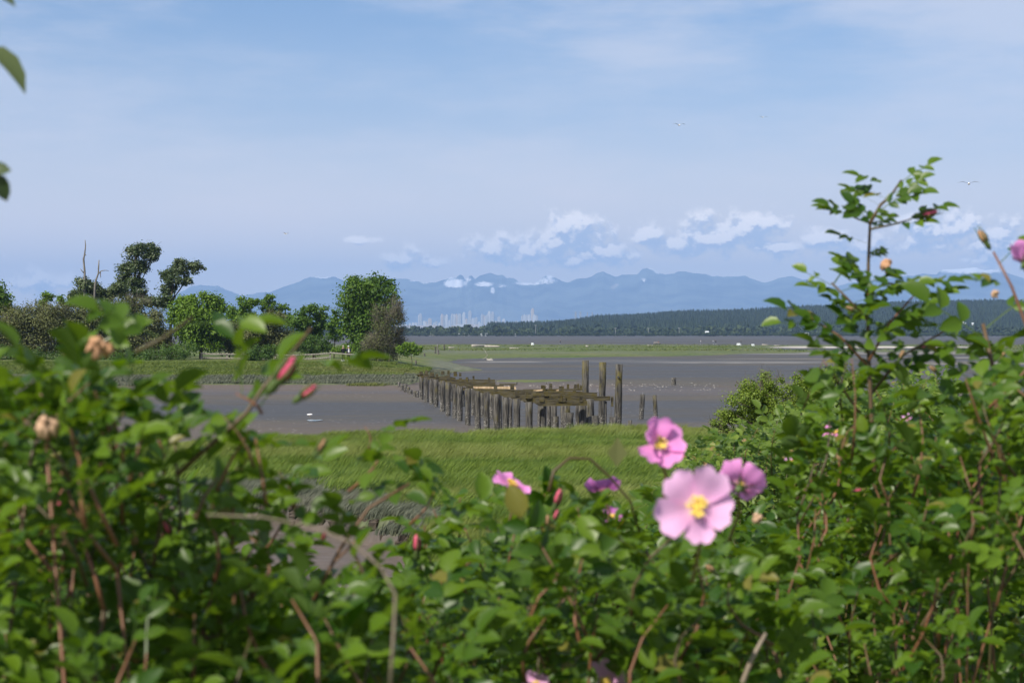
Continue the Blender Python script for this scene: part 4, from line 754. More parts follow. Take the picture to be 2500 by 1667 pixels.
q = MB(); c = Vector(ploc(767, 113)); a_ = np.linspace(0, 2*np.pi, 22)[:-1]; q.add([(math.cos(t)*.4*(1+.3*math.sin(3*t)), math.sin(t)*1.1*(1+.2*math.cos(2*t)), .03) for t in a_], [tuple(range(21))]); q.build('puddle', M['water'], None, c, kind='structure')

# ------------------------------------------------------------------ meadow grass (stuff): a tuft patch spread with geometry nodes
def grassmat(name, a, b, dry, patch=.09):
    def f(q):
        p = pos(q); big = q.noise(q.v('MULTIPLY', p, (.3, 1, .2)), patch, 4, .6); med = q.noise(q.v('MULTIPLY', p, (.5, 1.2, .2)), .55, 4, .65)
        col = q.mix(q.mr(q.m('ADD', rnd(q), q.m('MULTIPLY_ADD', med, 2.6, -1.3)), .1, .9), c4(a), c4(b)); col = q.mix(q.m('MULTIPLY', q.mr(big, .46, .60), .75), col, c4(dry))
        pr = bsdf(q, col, .55, .3); t = q('ShaderNodeBsdfTranslucent', i={0: col}).outputs[0]; return q('ShaderNodeMixShader', i={0: .3, 1: pr, 2: t}).outputs[0]
    return mat(name, f)
M['meadow'] = grassmat('meadow_grass', (.055, .110, .010), (.165, .235, .030), (.20, .23, .055)); M['saltgrass'] = grassmat('salt_grass', (.085, .10, .065), (.17, .185, .13), (.20, .20, .15))
M['bankgrass'] = grassmat('bank_grass', (.060, .105, .014), (.15, .195, .035), (.17, .18, .06), .05)
def blade_patch(name, sz, cnt, hmin, hmax, wid, lean, mt):
    bx = rng.uniform(-sz/2, sz/2, (cnt, 1)); by = rng.uniform(-sz/2, sz/2, (cnt, 1)); h = rng.uniform(hmin, hmax, (cnt, 1)); a = rng.uniform(0, 6.28, (cnt, 1))
    wv = np.concatenate([np.cos(a), np.sin(a), 0*a], 1)*wid; b = np.concatenate([bx, by, 0*bx-.05], 1); ln = rng.uniform(.3, 1.2, (cnt, 1))*lean; ld = np.concatenate([ln+rng.normal(size=(cnt, 1))*.12, rng.normal(size=(cnt, 1))*.22*ln, 0*ln], 1)
    m1 = b + np.concatenate([0*bx, 0*bx, h*.6], 1) + ld*h*.35; tp = b + np.concatenate([0*bx, 0*bx, h], 1) + ld*h*1.3
    V = np.stack([b-wv, b+wv, m1-wv*.8, m1+wv*.8, tp], 1).reshape(-1, 3); i0 = np.arange(cnt)*5
    Fq = np.concatenate([np.stack([i0, i0+1, i0+3, i0+2], -1), np.stack([i0+2, i0+3, i0+4, i0+4], -1)])
    me = bpy.data.meshes.new(name); fl = [tuple(f) if f[2] != f[3] else tuple(f[:3]) for f in Fq.tolist()]; me.from_pydata(V.tolist(), [], fl)
    me.attributes.new('rnd', 'FLOAT', 'POINT').data.foreach_set('value', np.repeat(rng.random(cnt), 5).astype(np.float32)); me.materials.append(mt); return me
def scatter(name, pts, patch_me, label, cat, smin=.8, smax=1.25):
    """point mesh + geometry nodes that set the patch on each point"""
    src = bpy.data.objects.new(name+'_patch', patch_me)
    me = bpy.data.meshes.new(name); me.from_pydata([tuple(p) for p in pts], [], []); o = link(name, me); tag(o, label, cat, kind='stuff')
    g = bpy.data.node_groups.new(name, 'GeometryNodeTree'); g.interface.new_socket('Geometry', in_out='INPUT', socket_type='NodeSocketGeometry'); g.interface.new_socket('Geometry', in_out='OUTPUT', socket_type='NodeSocketGeometry')
    q = N(g); gi = q('NodeGroupInput'); go = q('NodeGroupOutput'); oi = q('GeometryNodeObjectInfo'); oi.inputs['Object'].default_value = src
    rv = q('FunctionNodeRandomValue', data_type='FLOAT_VECTOR', i={0: (0, 0, -.35), 1: (0, 0, .35)}); rs = q('FunctionNodeRandomValue', data_type='FLOAT', i={2: smin, 3: smax, 'Seed': 3})
    sp = q('GeometryNodeSetPosition')
    ip = q('GeometryNodeInstanceOnPoints', i={'Points': gi.outputs[0], 'Instance': oi.outputs['Geometry'], 'Rotation': rv.outputs[0], 'Scale': rs.outputs[1]})
    g.links.new(ip.outputs[0], go.inputs[0]); o.modifiers.new('scatter', 'NODES').node_group = g; return o
PS = 1.5
def field(xs, ys, cond):
    X_, Y_ = np.meshgrid(xs, ys); X_ = X_.ravel()+rng.uniform(-.3, .3, X_.size); Y_ = Y_.ravel()+rng.uniform(-.3, .3, Y_.size); zz, g_, s_a, sn_, b_, ck_, _f = ground_fields(X_, Y_); k_ = cond(X_, Y_, g_, s_a, ck_); return np.stack([X_, Y_, zz], -1)[k_]
pts = field(np.arange(-34, 36, PS), np.arange(26, 89, PS), lambda x, y, g, s, ck: (g > .6) & (s < .5) & (ck < .2) & (np.abs(x) < y*.34+3))
scatter('meadow_grass', pts, blade_patch('meadow_tuft', PS*1.25, 1700, .2, .48, .010, .5, M['meadow']), 'wind-combed bright green meadow grass between the rose hedge and the mud', 'grass')
pts = field(np.arange(-34, 20, 1.), np.arange(30, 70, 1.), lambda x, y, g, s, ck: (s > .3) & (ck < .6) & (np.abs(x) < y*.34+3))
scatter('salt_grass', pts, blade_patch('salt_tuft', 1.4, 700, .12, .3, .009, .7, M['saltgrass']), 'grey-green salt grass around the rim of the muddy creek', 'grass')
pts = field(np.arange(-75, 0, 2.2), np.arange(184, 262, 2.2), lambda x, y, g, s, ck: (g > .6) & (s < .6) & (uv(x, y)[0] < 1150) & (y < 234))
scatter('bank_grass', pts, blade_patch('bank_tuft', 3.2, 1100, .10, .28, .03, .6, M['bankgrass']), 'rough green grass on the bank below the rail fence', 'grass')
pts = field(np.arange(-75, 0, 2.2), np.arange(180, 240, 2.2), lambda x, y, g, s, ck: (g > .6) & (s >= .5) & (uv(x, y)[0] < 1170))
scatter('marsh_grass', pts, blade_patch('marsh_tuft', 3.0, 500, .12, .3, .03, .5, M['saltgrass']), 'grey-green salt marsh fringe along the far mud edge', 'grass')
px_ = rng.uniform(1000, 2500, 2600); pv = rng.uniform(843.5, 860, 2600); yy = CAMZ*F/(pv-HZ); xx_ = (px_-CX)*yy/F; f_ = ground_fields(xx_, yy); k_ = (f_[1] > .7) & (f_[3] < .2) & (fbm(xx_*.5, yy, 30., 14) > .52)
P_ = np.stack([xx_, yy, f_[0]], -1)[k_]; m = len(P_); cc = np.repeat(P_, 14, 0)+rng.normal(size=(m*14, 3))*np.array([1.6, 1.2, .10])+[0, 0, .2]; dr = unit(rng.normal(size=cc.shape)+[0, -.3, .8])
V1, F1 = leaf_quads(cc, dr, rng.uniform(.2, .5, len(cc)), .5); tag(link('spit_tufts', fast_mesh('spit_tufts', V1, F1, np.repeat(rng.random(len(cc)), 4), M['bankgrass'])), 'rough beach grass and weeds tufting the low grassy spit', 'grass', kind='stuff')
# eroded mud clods along the creek rim
cl = MB(); X_ = rng.uniform(-20, 0, 9000); Y_ = rng.uniform(36, 62, 9000); f_ = ground_fields(X_, Y_); e_ = (f_[5] > .15) & (f_[5] < .85) & (f_[1] > -.1)
for x, y, zz in list(zip(X_[e_], Y_[e_], f_[0][e_]))[:900]:
    r = random.uniform(.05, .15); cl.tube([(x, y, zz-.1), (x+random.uniform(-.03, .03), y, zz+r*.6), (x, y, zz+r*1.1)], [r, r*1.1, r*.4], 6, jag=.3)
M['clod'] = mat('mud_clod', lambda q: bsdf(q, q.mix(q.noise(pos(q), 6., 4), (.035, .028, .022, 1), (.10, .082, .065, 1)), .9, .2))
if cl.v: cl.build('mud_clods', M['clod'], label='dark crumbling mud clods along the undercut creek bank', cat='mud', kind='stuff')

# ------------------------------------------------------------------ rose bushes
def leaflet(V, Fs, Rr, o, ax, nrm, L, wd_, r):
    """one folded, arching leaflet; o base, ax direction, nrm normal"""
    sd_ = ax.cross(nrm).normalized(); prof = [(.0, .04), (.22, .42), (.5, .5), (.78, .36), (1.0, .02)]; b = len(V)
    for t, hw in prof:
        c = o + ax*(t*L) - nrm*(.16*L*t*t); e = nrm*(.20*L*hw*2)
        V += [c - sd_*(hw*wd_) + e, c, c + sd_*(hw*wd_) + e]
    Fs += [(b+3*i+j, b+3*i+1+j, b+3*i+4+j, b+3*i+3+j) for i in range(4) for j in range(2)]; Rr += [r]*15
def compound(sz, nl, seed):
    random.seed(seed); V, Fs, Rr = [], [], []; r0 = random.random(); L = .055*sz
    def at(t): return Vector((0, t*L*1.3, -.12*L*t*t))
    w_ = .0011*sz
    rp = [at(t) for t in (0, .5, 1)]; b = len(V)
    for p_ in rp: V += [p_+Vector((w_, 0, 0)), p_+Vector((-w_, 0, .0005))]
    Fs += [(b, b+1, b+3, b+2), (b+2, b+3, b+5, b+4)]; Rr += [r0]*6
    prs = {7: (.34, .62, .88), 5: (.45, .82), 3: (.7,)}[nl]
    for i, t in enumerate(prs):
        for s in (-1, 1):
            a = R(random.uniform(48, 68)); ax = Vector((s*math.sin(a), math.cos(a), random.uniform(-.35, .25))).normalized(); nr_ = Vector((random.uniform(-.5, .5), random.uniform(-.4, .4), 1)).normalized(); nr_ = (nr_-ax*nr_.dot(ax)).normalized()
            LL = .030*sz*random.uniform(.8, 1.1)*(1 if i else .85); leaflet(V, Fs, Rr, at(t), ax, nr_, LL, LL*.66, (r0*.7+random.random()*.3))
    ax = Vector((random.uniform(-.15, .15), 1, random.uniform(-.35, .1))).normalized(); nr_ = Vector((random.uniform(-.2, .2), 0, 1)); nr_ = (nr_-ax*nr_.dot(ax)).normalized(); leaflet(V, Fs, Rr, at(1), ax, nr_, .036*sz, .036*sz*.68, r0)
    return np.array([tuple(v) for v in V]), np.array(Fs), np.array(Rr)
LV = [compound(random.uniform(.9, 1.15), random.choice((5, 7, 7, 5, 3)), 100+i) for i in range(12)]
random.seed(11)
LMESH = {}
def leaf_mesh(k_, mk):
    if (k_, mk) not in LMESH: LMESH[(k_, mk)] = fast_mesh('leaf', LV[k_][0], LV[k_][1], LV[k_][2], M[mk], True)
    return LMESH[(k_, mk)]
def leaf_matrix(p, dr, up, s):
    y = dr.normalized(); z_ = (up-y*up.dot(y)).normalized(); x = y.cross(z_); m = Matrix((x*s, y*s, z_*s)).transposed().to_4x4(); m.translation = p; return m
def shoot(p0, p1, bend, nleaf, leaves, canes, r0, lsz=1.0):
    """a leafy twig from p0 to p1; leaves spiral up it"""
    mid = (p0+p1)/2 + bend; f = lambda t: p0*(1-t)**2 + mid*2*t*(1-t) + p1*t*t
    canes.tube([f(t) for t in (0, .33, .66, 1)], [r0, r0*.85, r0*.65, r0*.35], 5); ax = (p1-p0).normalized(); ph = random.uniform(0, 6.28)
    u_ = ax.cross(Vector((.3, .2, .1))).normalized(); w_ = ax.cross(u_)
    for i in range(nleaf):
        t = .15+.85*(i+.5)/nleaf; ph += 2.4; o = u_*math.cos(ph)+w_*math.sin(ph); dr = (o*1.0 + ax*random.uniform(.15, .9) + Vector((0, 0, random.uniform(-.25, .35)))).normalized()
        up = (Vector((0, 0, 1)) + sd*.5 + ax*.4 + Vector((random.gauss(0, .55), random.gauss(0, .55), random.gauss(0, .25)))).normalized()
        leaves.append((f(t), dr, up, lsz*random.uniform(.72, 1.15), random.randrange(len(LV))))
def rose_bush(label, base, leaves, canes, mk='rose_leaf', cane_mat='cane', maxpart=300):
    root = empty('rose_bush', base, label, 'rose bush', 'wild rose bushes of the foreground hedge')
    if canes.v: canes.build('canes', M[cane_mat], root, -Vector(base), smooth=True)
    B_ = Vector(base); leaves.sort(key=lambda l: l[0].y/l[3]); rest = leaves[maxpart:]
    for (p, dr, up, s, k_) in leaves[:maxpart]:
        o = link('leaf', leaf_mesh(k_, mk), root); o.matrix_local = leaf_matrix(p-B_, dr, up, s)
    if rest:
        VV, FF, RR = [], [], []; n0 = 0
        for (p, dr, up, s, k_) in rest:
            m_ = np.array(leaf_matrix(p-B_, dr, up, s)); v_ = LV[k_][0] @ m_[:3, :3].T + m_[:3, 3]; VV.append(v_); FF.append(LV[k_][1]+n0); RR.append((LV[k_][2]+random.random()) % 1); n0 += len(v_)
        o = link('foliage', fast_mesh('foliage', np.concatenate(VV), np.concatenate(FF), np.concatenate(RR), M[mk], True), root); o['kind'] = 'stuff'
    return root
def fill(x0, x1, sky_pts, dr_, count, leaves, canes, base, lsz=1., ybot=1740, hole=None, slen=(.10, .2), nl=(5, 8)):
    B_ = Vector(base); k_ = 0; tries = 0
    while k_ < count and tries < count*40:
        tries += 1; px = random.uniform(x0, x1); top = float(curve(px, sky_pts)); py = top + (ybot-top)*random.random()**1.15; d = random.uniform(*dr_)
        if hole and random.random() < hole(px, py): continue
        p1 = pw(px, py, d); L = random.uniform(*slen); lean = Vector((random.gauss(0, .35), random.gauss(0, .35), 1)).normalized(); p0 = p1-lean*L
        shoot(p0, p1, Vector((random.gauss(0, .02), random.gauss(0, .02), 0)), random.randint(*nl), leaves, canes, .0022, lsz)
        if k_ % 5 == 0:
            e = B_ + Vector((random.gauss(0, .12), random.gauss(0, .1), 0)); h = (p0+e)/2 + Vector((random.gauss(0, .05), 0, .1*abs(p0.z-e.z))); canes.tube([e, h, p0], [.0032, .0024, .0014], 5)
        k_ += 1
def cane_px(pts, d, r, canes, leaves=None, nleaf=0, lsz=1., t0=.2, side=0):
    P_ = [pw(x, y, d+i*.01) for i, (x, y) in enumerate(pts)]; canes.tube(P_, list(np.linspace(r, r*.55, len(P_))), 6)
    if leaves is not None:
        for i in range(nleaf):
            t = (t0+(1-t0)*(i+.5)/nleaf)*(len(P_)-1); a = int(min(t, len(P_)-2)); p = P_[a].lerp(P_[a+1], t-a); ax = (P_[a+1]-P_[a]).normalized(); sgn = 1 if i % 2 else -1
            dr = (Vector((sgn*.9, random.gauss(0, .5), random.uniform(-.1, .5))) + ax*.4).normalized(); up = (Vector((0, -.45, 1)) + Vector((random.gauss(0, .35), random.gauss(0, .35), 0))).normalized()
            leaves.append((p, dr, up, lsz*random.uniform(.8, 1.15), random.randrange(len(LV))))
# flowers
def petal_mesh(L, W_, cup, m_, seed):
    random.seed(seed); nu, nv = 7, 7; V_, R_ = [], []
    for i in range(nu):
        t = i/(nu-1); hw = W_*.5*(math.sin(min(t*1.15, 1)*math.pi*.5)**.8)*(1 if t < .8 else 1-.18*((t-.8)/.2)**2)+.0015
        for j in range(nv):
            s = -1+2*j/(nv-1); rim = 1-.14*(1-abs(s))**2*t**4 - .22*abs(s)**3*t**3
            V_.append((s*hw, t*L*rim, cup*L*(t**1.6)*.35 + .16*L*s*s*t + .06*L*math.sin(s*4+seed)*t + .05*L*math.sin(t*7+seed))); R_.append(t)
    Fs = [(i*nv+j, i*nv+j+1, (i+1)*nv+j+1, (i+1)*nv+j) for i in range(nu-1) for j in range(nv-1)]
    return fast_mesh('petal', np.array(V_), np.array(Fs), np.array(R_), m_, True)
def add_flower(bush, p, dia, face, mk='petal', cup=.6, spread=None, roll=0, stem_to=None, ws=None):
    """flower: hip, sepals and stamens in one mesh, five petals as sub-parts"""
    z_ = Vector(face).normalized(); q = MB(); r = dia/2; N_ = z_.to_track_quat('Z', 'Y')
    for i in range(46):
        a = random.uniform(0, 6.28); rr_ = r*.27*math.sqrt(random.random()); t = Vector((math.cos(a)*rr_, math.sin(a)*rr_, r*random.uniform(.16, .26))); q.tube([t*.35, t, t+Vector((0, 0, r*.035))], [r*.008, r*.02, r*.035], 5, rnd=random.random())
    q.tube([(0, 0, 0), (0, 0, r*.16)], [r*.12, r*.10], 8)
    o = q.build('flower', M['stamen'], bush, Vector(p)-bush.location); o.rotation_mode = 'QUATERNION'; o.rotation_quaternion = N_
    g = MB(); g.tube([(0, 0, -r*.35), (0, 0, -r*.2), (0, 0, -.002)], [r*.08, r*.15, r*.1], 7)
    for i in range(5):
        a = i*1.2566+.6; c, s = math.cos(a), math.sin(a); g.add([(c*r*.08-s*r*.07, s*r*.08+c*r*.07, -.002), (c*r*.08+s*r*.07, s*r*.08-c*r*.07, -.002), (c*r*.75, s*r*.75, -r*.02)], [(0, 1, 2)])
    so_ = g.build('sepals', M['sepal'], o)
    for i in range(5):
        a = roll+i*2*math.pi/5; pm = petal_mesh(r*random.uniform(.92, 1.1), r*(ws[i] if ws else random.uniform(.8, .98)), cup*random.uniform(.7, 1.2), M[mk], i+int(dia*1e4)); po = link('petal', pm, o, (math.cos(a)*r*.03, math.sin(a)*r*.03, .0008*(i % 3))); ex = (spread[i] if spread else random.uniform(-.22, .25))
        po.rotation_euler = Euler((ex, 0, a-math.pi/2))
    if stem_to is not None:
        c = MB(); A = Vector(p)-z_*r*.3; Bv = Vector(stem_to); c.tube([A, A.lerp(Bv, .5)+Vector((.006, 0, .004)), Bv], [.0013, .0017, .002], 5); c.build('flower_stem', M['cane_green'], bush, -bush.location)
    return o
def add_bud(bush, p, L, dirn, kind='bud'):
    z_ = Vector(dirn).normalized(); q = MB(); q.tube([(0, 0, .25*L), (0, 0, .5*L), (0, 0, .8*L), (0, 0, L)], [.13*L, .19*L, .15*L, .03*L], 8); o = q.build('bud', M[kind], bush, Vector(p)-bush.location, smooth=True); o.rotation_mode = 'QUATERNION'; o.rotation_quaternion = z_.to_track_quat('Z', 'Y')
    g = MB(); g.tube([(0, 0, -.25*L), (0, 0, -.05*L), (0, 0, .15*L), (0, 0, .28*L)], [.05*L, .15*L, .14*L, .16*L], 8)
    for i in range(5):
        a = i*1.2566; c, s = math.cos(a), math.sin(a); g.tube([(c*.14*L, s*.14*L, .2*L), (c*.21*L, s*.21*L, .55*L), (c*.16*L, s*.16*L, .95*L), (c*.2*L, s*.2*L, 1.25*L)], [.05*L, .045*L, .02*L, .006*L], 4)
    g.build('sepals', M['sepal'], o, smooth=True); return o
def add_withered(bush, p, r):
    q = MB()
    for i in range(16):
        v = Vector((random.gauss(0, 1), random.gauss(0, 1), random.gauss(0, 1))).normalized()*r*.5; q.tube([v*.2, v, v*1.6+Vector((0, 0, -r*.3))], [r*.3, r*.34, r*.1], 5, jag=.35, rnd=random.random())
    return q.build('withered_bloom', [M['withered'], M['withered2']][random.randrange(2)], bush, Vector(p)-bush.location, smooth=True)

def gb(px, d): x = (px-CX)*d/F; return (x, d, H(x, d))
DOWN = lambda x, y, d: pw(x, y, d)
# --- far right rose thicket, sharp small leaves (6-10 m)
def new(): return [], MB()
random.seed(31)
for lb, x0, x1, dr_, cnt, sp in [('small-leaved rose thicket on the slope below the bank bush, right of the big flowers', 1640, 2080, (6.5, 9.5), 540, [(1640, 1160), (1750, 1075), (1850, 1035), (1950, 995), (2080, 960)]),
                                 ('small-leaved rose thicket low behind the tall rose shoot on the right', 2040, 2350, (6.0, 9.0), 360, [(2040, 1010), (2150, 940), (2250, 880), (2350, 960)]),
                                 ('small-leaved rose thicket filling the lower right corner background', 2300, 2700, (5.5, 8.5), 300, [(2300, 960), (2400, 1010), (2700, 1000)])]:
    lv, cn = new(); base_ = gb((x0+x1)/2, sum(dr_)/2)
    fill(x0, x1, sp, dr_, cnt, lv, cn, base_, 1.0, slen=(.14, .32), nl=(7, 11)); rose_bush(lb, base_, lv, cn, 'rose_leaf_small', 'cane_green')
creek_hole = lambda px, py: 0.93 if (560 < px < 1180 and 1170 < py < 1340) else (.75 if (520 < px < 1080 and 1340 <= py < 1420) else 0)
for lb, x0, x1, dr_, cnt, sp in [('leafy rose bush low in the middle distance at the bottom centre', 1050, 1700, (4.2, 6.5), 330, [(1050, 1430), (1200, 1380), (1400, 1330), (1600, 1260), (1700, 1220)]),
                                 ('leafy rose bush low in the middle distance at the bottom left', -150, 1080, (3.6, 5.6), 330, [(-150, 1180), (200, 1240), (400, 1330), (560, 1420), (850, 1440), (1080, 1440)]),
                                 ('dark leafy rose bush behind the lower right shoots', 1700, 2680, (3.9, 5.4), 360, [(1700, 1330), (1900, 1260), (2100, 1180), (2300, 1060), (2680, 980)])]:
    lv, cn = new(); base_ = gb((x0+x1)/2, sum(dr_)/2)
    fill(x0, x1, sp, dr_, cnt, lv, cn, base_, 1.0, slen=(.12, .28), nl=(6, 9)); rose_bush(lb, base_, lv, cn, 'rose_leaf', 'cane_green')

# --- right rose bush with the tall shoot (about 3 m)
random.seed(41); lv, cn = new(); B_R = gb(2200, 3.2)
cane_px([(2150, 1500), (2140, 1250), (2128, 1020), (2122, 900), (2118, 780), (2120, 640), (2124, 545)], 3.0, .0040, cn, lv, 10, .68, .40)
cane_px([(2124, 545), (2150, 500), (2175, 478), (2200, 440)], 3.0, .0028, cn, lv, 8, .72, 0)
cane_px([(2124, 560), (2180, 548), (2225, 535)], 3.0, .0018, cn, lv, 4, .7, 0)
cane_px([(2124, 545), (2095, 535), (2060, 520)], 3.0, .0018, cn, lv, 4, .65, .1)
cane_px([(2118, 720), (2160, 690), (2230, 700)], 3.0, .0020, cn, lv, 6, .78, .1)
cane_px([(2118, 780), (2060, 720), (2030, 690)], 3.0, .0022, cn, lv, 6, .8, .1)
cane_px([(2122, 880), (2170, 790), (2250, 700)], 3.0, .0022, cn, lv, 7, .82, .1)
cane_px([(2125, 900), (2050, 820), (2000, 790)], 3.0, .0022, cn, lv, 7, .82, .1)
cane_px([(2128, 960), (2200, 870), (2320, 800)], 3.05, .0024, cn, lv, 9, .85, .1)
cane_px([(2480, 1300), (2440, 1100), (2425, 900), (2400, 790)], 2.8, .0045, cn, lv, 6, 1.05, .5)
cane_px([(2600, 1100), (2530, 860), (2470, 700), (2425, 615)], 2.5, .0026, cn, lv, 2, .7, .55)
cane_px([(2100, 1010), (2010, 880), (1960, 1000)], 3.1, .002, cn)
fill(1990, 2300, [(1990, 1060), (2040, 900), (2090, 850), (2160, 870), (2200, 960), (2300, 1040)], (2.7, 3.5), 30, lv, cn, B_R, .85, slen=(.07, .14), nl=(4, 6), ybot=1250)
fill(2330, 2680, [(2330, 960), (2370, 880), (2430, 850), (2520, 830), (2680, 800)], (2.4, 3.3), 42, lv, cn, B_R, .88, slen=(.08, .15), nl=(4, 6), ybot=1300)
fill(1880, 2680, [(1880, 1360), (2000, 1280), (2150, 1180), (2300, 1120), (2680, 1040)], (2.3, 3.5), 66, lv, cn, B_R, .88, slen=(.08, .16), nl=(4, 7))
RB = rose_bush('tall rose bush at the right whose shoot reaches high above the hills', B_R, lv, cn, 'rose_leaf', 'cane')
add_bud(RB, pw(2238, 528, 3.0), .032, (1, 0, .25)); add_withered(RB, pw(2165, 645, 3.0), .013); add_bud(RB, pw(2196, 475, 3.0), .024, (1, 0, .4), 'sepal'); add_bud(RB, pw(2238, 849, 3.2), .022, (1, 0, .15)); add_bud(RB, pw(2412, 600, 2.6), .024, (-.6, 0, 1), 'withered'); add_withered(RB, pw(2430, 716, 2.6), .007)
add_flower(RB, pw(2505, 640, 2.3), .055, (.4, .3, .5), 'petal_hot', .8, stem_to=pw(2530, 760, 2.35)); add_flower(RB, pw(2037, 1058, 3.6), .05, (-.2, -.5, 1), 'petal_hot', .3, stem_to=pw(2040, 1120, 3.6)); add_flower(RB, pw(1935, 1128, 4.2), .036, (-.4, -.5, 1), 'petal', .8, stem_to=pw(1940, 1180, 4.2))
add_bud(RB, pw(2296, 1139, 2.8), .018, (.2, -1, .3)); add_bud(RB, pw(2078, 1199, 3.0), .018, (.8, -.6, .2)); add_flower(RB, pw(2215, 1025, 3.8), .03, (-.3, -.2, 1), 'petal', .5); add_withered(RB, pw(1850, 1262, 2.4), .009)
for x, y in [(2090, 760), (2195, 880), (2240, 1010), (2290, 910), (2440, 880), (2360, 1180), (2060, 1130)]: add_bud(RB, pw(x, y, 2.9+random.uniform(-.2, .2)), .016, (random.gauss(0, 1), -.3, .8), 'withered')

# --- centre rose bush carrying the big blooms (1.5-3 m)
random.seed(51); lv, cn = new(); B_C = gb(1550, 2.4)
cane_px([(1340, 1200), (1352, 1150), (1390, 1118), (1440, 1120), (1490, 1165), (1540, 1225), (1560, 1300)], 2.3, .0022, cn)
cane_px([(1400, 1690), (1470, 1590), (1540, 1478)], 2.2, .0030, cn); cane_px([(1420, 1330), (1390, 1420), (1330, 1560)], 2.4, .002, cn)
fill(1020, 1350, [(1020, 1250), (1100, 1200), (1220, 1215), (1350, 1190)], (2.4, 3.3), 36, lv, cn, B_C, .88, slen=(.07, .13), nl=(4, 6))
fill(1300, 1900, [(1300, 1230), (1450, 1215), (1520, 1190), (1600, 1215), (1700, 1300), (1900, 1380)], (2.0, 3.2), 66, lv, cn, B_C, .88, slen=(.07, .13), nl=(4, 6))
fill(750, 1900, [(750, 1480), (1000, 1440), (1300, 1420), (1900, 1450)], (1.9, 2.8), 60, lv, cn, B_C, .88, slen=(.07, .14), nl=(4, 6))
CB = rose_bush('rose bush at bottom centre carrying the biggest open pink blooms', B_C, lv, cn, 'rose_leaf', 'cane')
f1 = add_flower(CB, pw(1700, 1238, 1.6), .066, (.05, -1, .28), 'petal', .30, roll=-1.50, ws=[.66, .88, .92, .80, .95], spread=[-.05, .12, .30, .05, -.1], stem_to=pw(1690, 1420, 1.75)); f1['label'] = 'largest open pink rose facing the camera'
f2 = add_flower(CB, pw(1608, 1086, 2.1), .062, (.1, -1, .55), 'petal_hot', .6, roll=.25, ws=[1.0, .8, .7, .85, .95], spread=[-.1, .35, .75, .1, -.15], stem_to=pw(1618, 1240, 2.15)); f2['label'] = 'upper bright pink rose standing against the meadow'
f3 = add_flower(CB, pw(1808, 1185, 2.0), .054, (.35, .6, .55), 'petal_hot', .8, stem_to=pw(1780, 1320, 2.1)); f3['label'] = 'mauve rose seen from behind beside the largest bloom'
add_flower(CB, pw(1247, 1187, 2.6), .058, (.55, -.25, 1), 'petal_hot', .15, stem_to=pw(1240, 1290, 2.6)); add_flower(CB, pw(1474, 1200, 2.7), .056, (-.1, .4, .9), 'petal_deep', .8, stem_to=pw(1480, 1300, 2.7))
add_flower(CB, pw(1478, 1668, 2.2), .05, (0, -.8, .6), 'petal', .7); add_flower(CB, pw(1308, 1672, 2.2), .03, (0, -.5, 1), 'petal', 1.); add_flower(CB, pw(1495, 1262, 2.8), .03, (0, -.6, .8), 'petal_deep', 1.)
for x, y, L, dx in [(1354, 1228, .024, .3), (1424, 1306, .020, .2), (1017, 1345, .026, 0), (1002, 1660, .022, 1), (1350, 1262, .016, .4)]: add_bud(CB, pw(x, y+12, 2.3), L, (dx, -.2, 1))
for x, y in [(1335, 1290), (1600, 1480), (1210, 1500), (1170, 1620), (1290, 1500), (1510, 1470), (1750, 1400)]: add_bud(CB, pw(x, y, 2.3), .017, (random.gauss(0, 1), -.3, .9), 'withered')
gl = MB(); P0 = pw(1508, 1065, 2.2); P1 = pw(1506, 1140, 2.2); gl.add([P0, P0.lerp(P1, .55)+Vector((-.011, 0, 0)), P1, P0.lerp(P1, .55)+Vector((.011, -.004, 0))], [(0, 1, 2, 3)]); gl.build('curled_leaf', M['olive'], CB, -CB.location)

# --- left near rose bush (1.3-2.4 m, most blurred)
random.seed(61); lv, cn = new(); B_L = gb(150, 1.9)
cane_px([(430, 1160), (520, 1080), (600, 1010), (640, 950), (690, 890), (760, 800)], 1.75, .0024, cn)
cane_px([(475, 1270), (500, 1210), (530, 1165)], 1.7, .0020, cn); cane_px([(765, 1465), (830, 1340), (900, 1240), (1000, 1180)], 2.0, .0021, cn); cane_px([(10, 1090), (60, 1040), (90, 1000)], 1.6, .002, cn)
cane_px([(330, 860), (400, 825), (470, 775)], 1.6, .0020, cn, lv, 2, .9, .3); cane_px([(430, 1500), (440, 1250), (425, 1060)], 2.0, .0022, cn); cane_px([(210, 1200), (170, 980), (150, 820)], 1.9, .0016, cn, lv, 2, .7, .2)
for (a, b, c_, e_, dd2, nn_) in [(640, 1010, 575, 960, 1.75, 3), (300, 1140, 260, 1000, 1.7, 5), (250, 1060, 330, 960, 1.75, 3), (60, 1080, 40, 1000, 1.8, 5), (700, 920, 715, 880, 1.75, 1), (620, 1140, 540, 1010, 1.8, 4), (850, 1200, 930, 1110, 2.2, 4), (720, 1250, 680, 1150, 2.1, 4), (560, 1180, 610, 1080, 1.9, 3), (180, 1100, 130, 980, 1.7, 5), (400, 1160, 360, 1010, 1.9, 4), (1000, 1280, 1060, 1200, 2.3, 3), (900, 1100, 890, 1040, 2.3, 1)]:
    shoot(pw(a, b, dd2), pw(c_, e_, dd2), Vector((.01, 0, 0)), nn_, lv, cn, .0018, .82)
fill(-150, 330, [(-150, 960), (0, 930), (120, 905), (230, 935), (330, 1010)], (1.6, 2.3), 46, lv, cn, B_L, .74, slen=(.06, .11), nl=(4, 5), ybot=1300)
fill(-150, 560, [(-150, 1220), (200, 1190), (400, 1200), (560, 1280)], (1.7, 2.6), 52, lv, cn, B_L, .76, slen=(.06, .12), nl=(4, 6))
